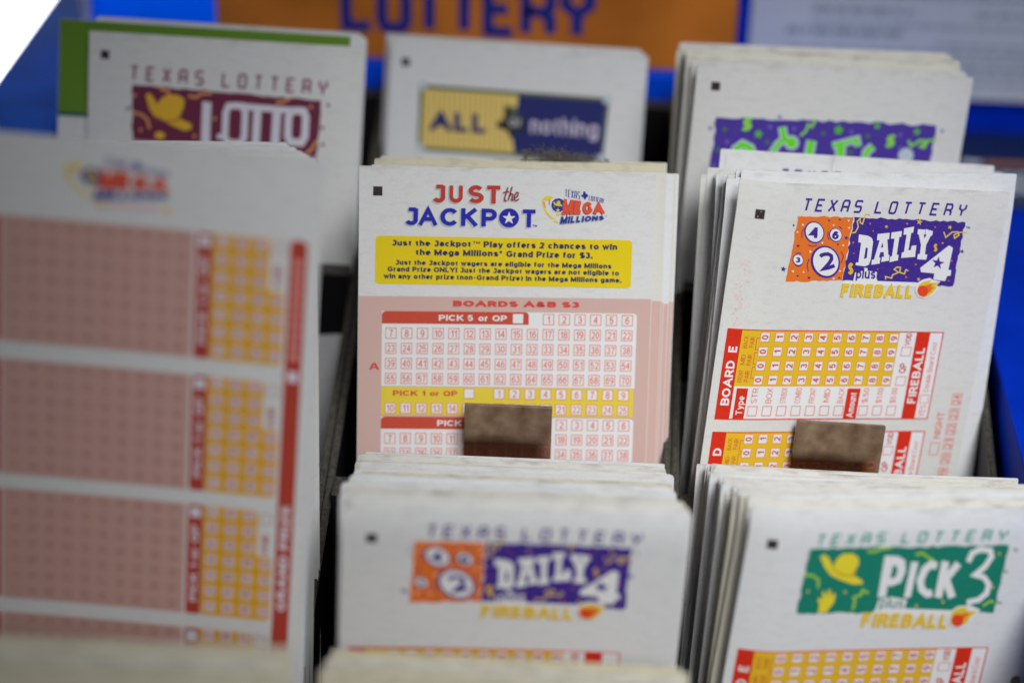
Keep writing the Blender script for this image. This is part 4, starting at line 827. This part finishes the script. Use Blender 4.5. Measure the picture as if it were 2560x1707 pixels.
timing_mark(sl, 4.6, 8.3); tex_lottery(sl, ink('#3c8a7c'), [17.0 + i * 3.95 for i in range(5)] + [39.6 + i * 4.3 for i in range(7)], 6.6, 9.5, 1.8, .58, .14, -.08); pick_banner(sl); daily_boards(sl, 2)
stack(((77.3, 448, -301.4), 87.4, 14.6, 5.3), PIK, 46, 'white slip packed behind the green banner slip', 'slips packed behind the green banner slip', 29, mats=[PW_, PW_, PE], ju=1.0, jv=.7, jr=.6, bend=pbend)
k5 = Slip(((69.4, 481, -321.5), 80, 6.0, 2.4), 'cream slip among the white ones behind the green banner slip', mat=CREAM, bend=lambda u, v: .4 * sin(u / 10))
# ---- nearest tier, only its tops in the frame
stack(((-108.0, 352, -290.5), 76, .5, .4), ((-108.6, 366, -291.0), 74, 1, .0), 9, 'blurred cream slip along the bottom edge under the big pink and yellow board', 'cream slips along the bottom edge below the pink and yellow board', 30, mats=[CREAM, CREAM, EDGEY], ju=.5, jv=.4, jr=.2)
stack(((-20.0, 375, -307.2), 76, -.5, .2), ((-20.3, 399, -317.5), 71, -1, -.3), 26, 'blurred cream slip along the bottom edge below the middle stack', 'cream slips along the bottom edge below the middle stack', 31, mats=[EDGEY, CREAM, CREAM], ju=.6, jv=.4, jr=.3)

# ================================================================== dust fluff and a stray hair
def tube(bm, pts, r):
    rings = []
    for i, q in enumerate(pts):
        d = (pts[min(i + 1, len(pts) - 1)] - pts[max(i - 1, 0)]).normalized(); a = d.orthogonal().normalized(); b_ = d.cross(a)
        rings.append([bm.verts.new(q + (a * cos(t) + b_ * sin(t)) * r) for t in (0, 2.09, 4.19)])
    for A, B in zip(rings, rings[1:]):
        for k in range(3): bm.faces.new((A[k], A[(k + 1) % 3], B[(k + 1) % 3], B[k]))
rng = random.Random(99); bm = bmesh.new()
for _ in range(950):
    s = rng.random(); q = Vector((lerp(-22.5, 22.5, min(1, max(0, rng.gauss(.45, .27)))) * .5, rng.gauss(0, 1.4), abs(rng.gauss(.9, 1.1)) * .9)); d = Vector((rng.gauss(0, 1), rng.gauss(0, .6), rng.gauss(.1, .5))).normalized(); pts = []
    for k in range(8):
        pts.append(q / 1000); d = (d + Vector((rng.gauss(0, .5), rng.gauss(0, .5), rng.gauss(-.03, .45)))).normalized(); q = q + d * rng.uniform(.2, .5)
    tube(bm, pts, rng.uniform(.00003, .00006))
me = bpy.data.meshes.new('dust_fluff'); bm.to_mesh(me); bm.free(); me.materials.append(simple('grey_lint', (.20, .18, .155), .9, .1, 900, .5))
fl = link('dust_fluff', me); fl.location = W((-15.0, 559.8, -263.0)); fl.rotation_euler = (0, radians(5), 0)
tag(fl, 'grey dust fluff lying on the torn cream slip', 'dust fluff')
bm = bmesh.new(); q0 = Vector((62.4, 569.0, -259.6)); pts = [W((62.4 + .15 * sin(k), 568.4 - k * .35, -259.9 - k * .95)) for k in range(9)]
tube(bm, pts, .00005); me = bpy.data.meshes.new('hair_strand'); bm.to_mesh(me); bm.free(); me.materials.append(simple('hair', (.12, .09, .04), .5, .3))
tag(link('hair_strand', me), 'fine brown hair hanging over the tallest slip of the fanned stack', 'hair')
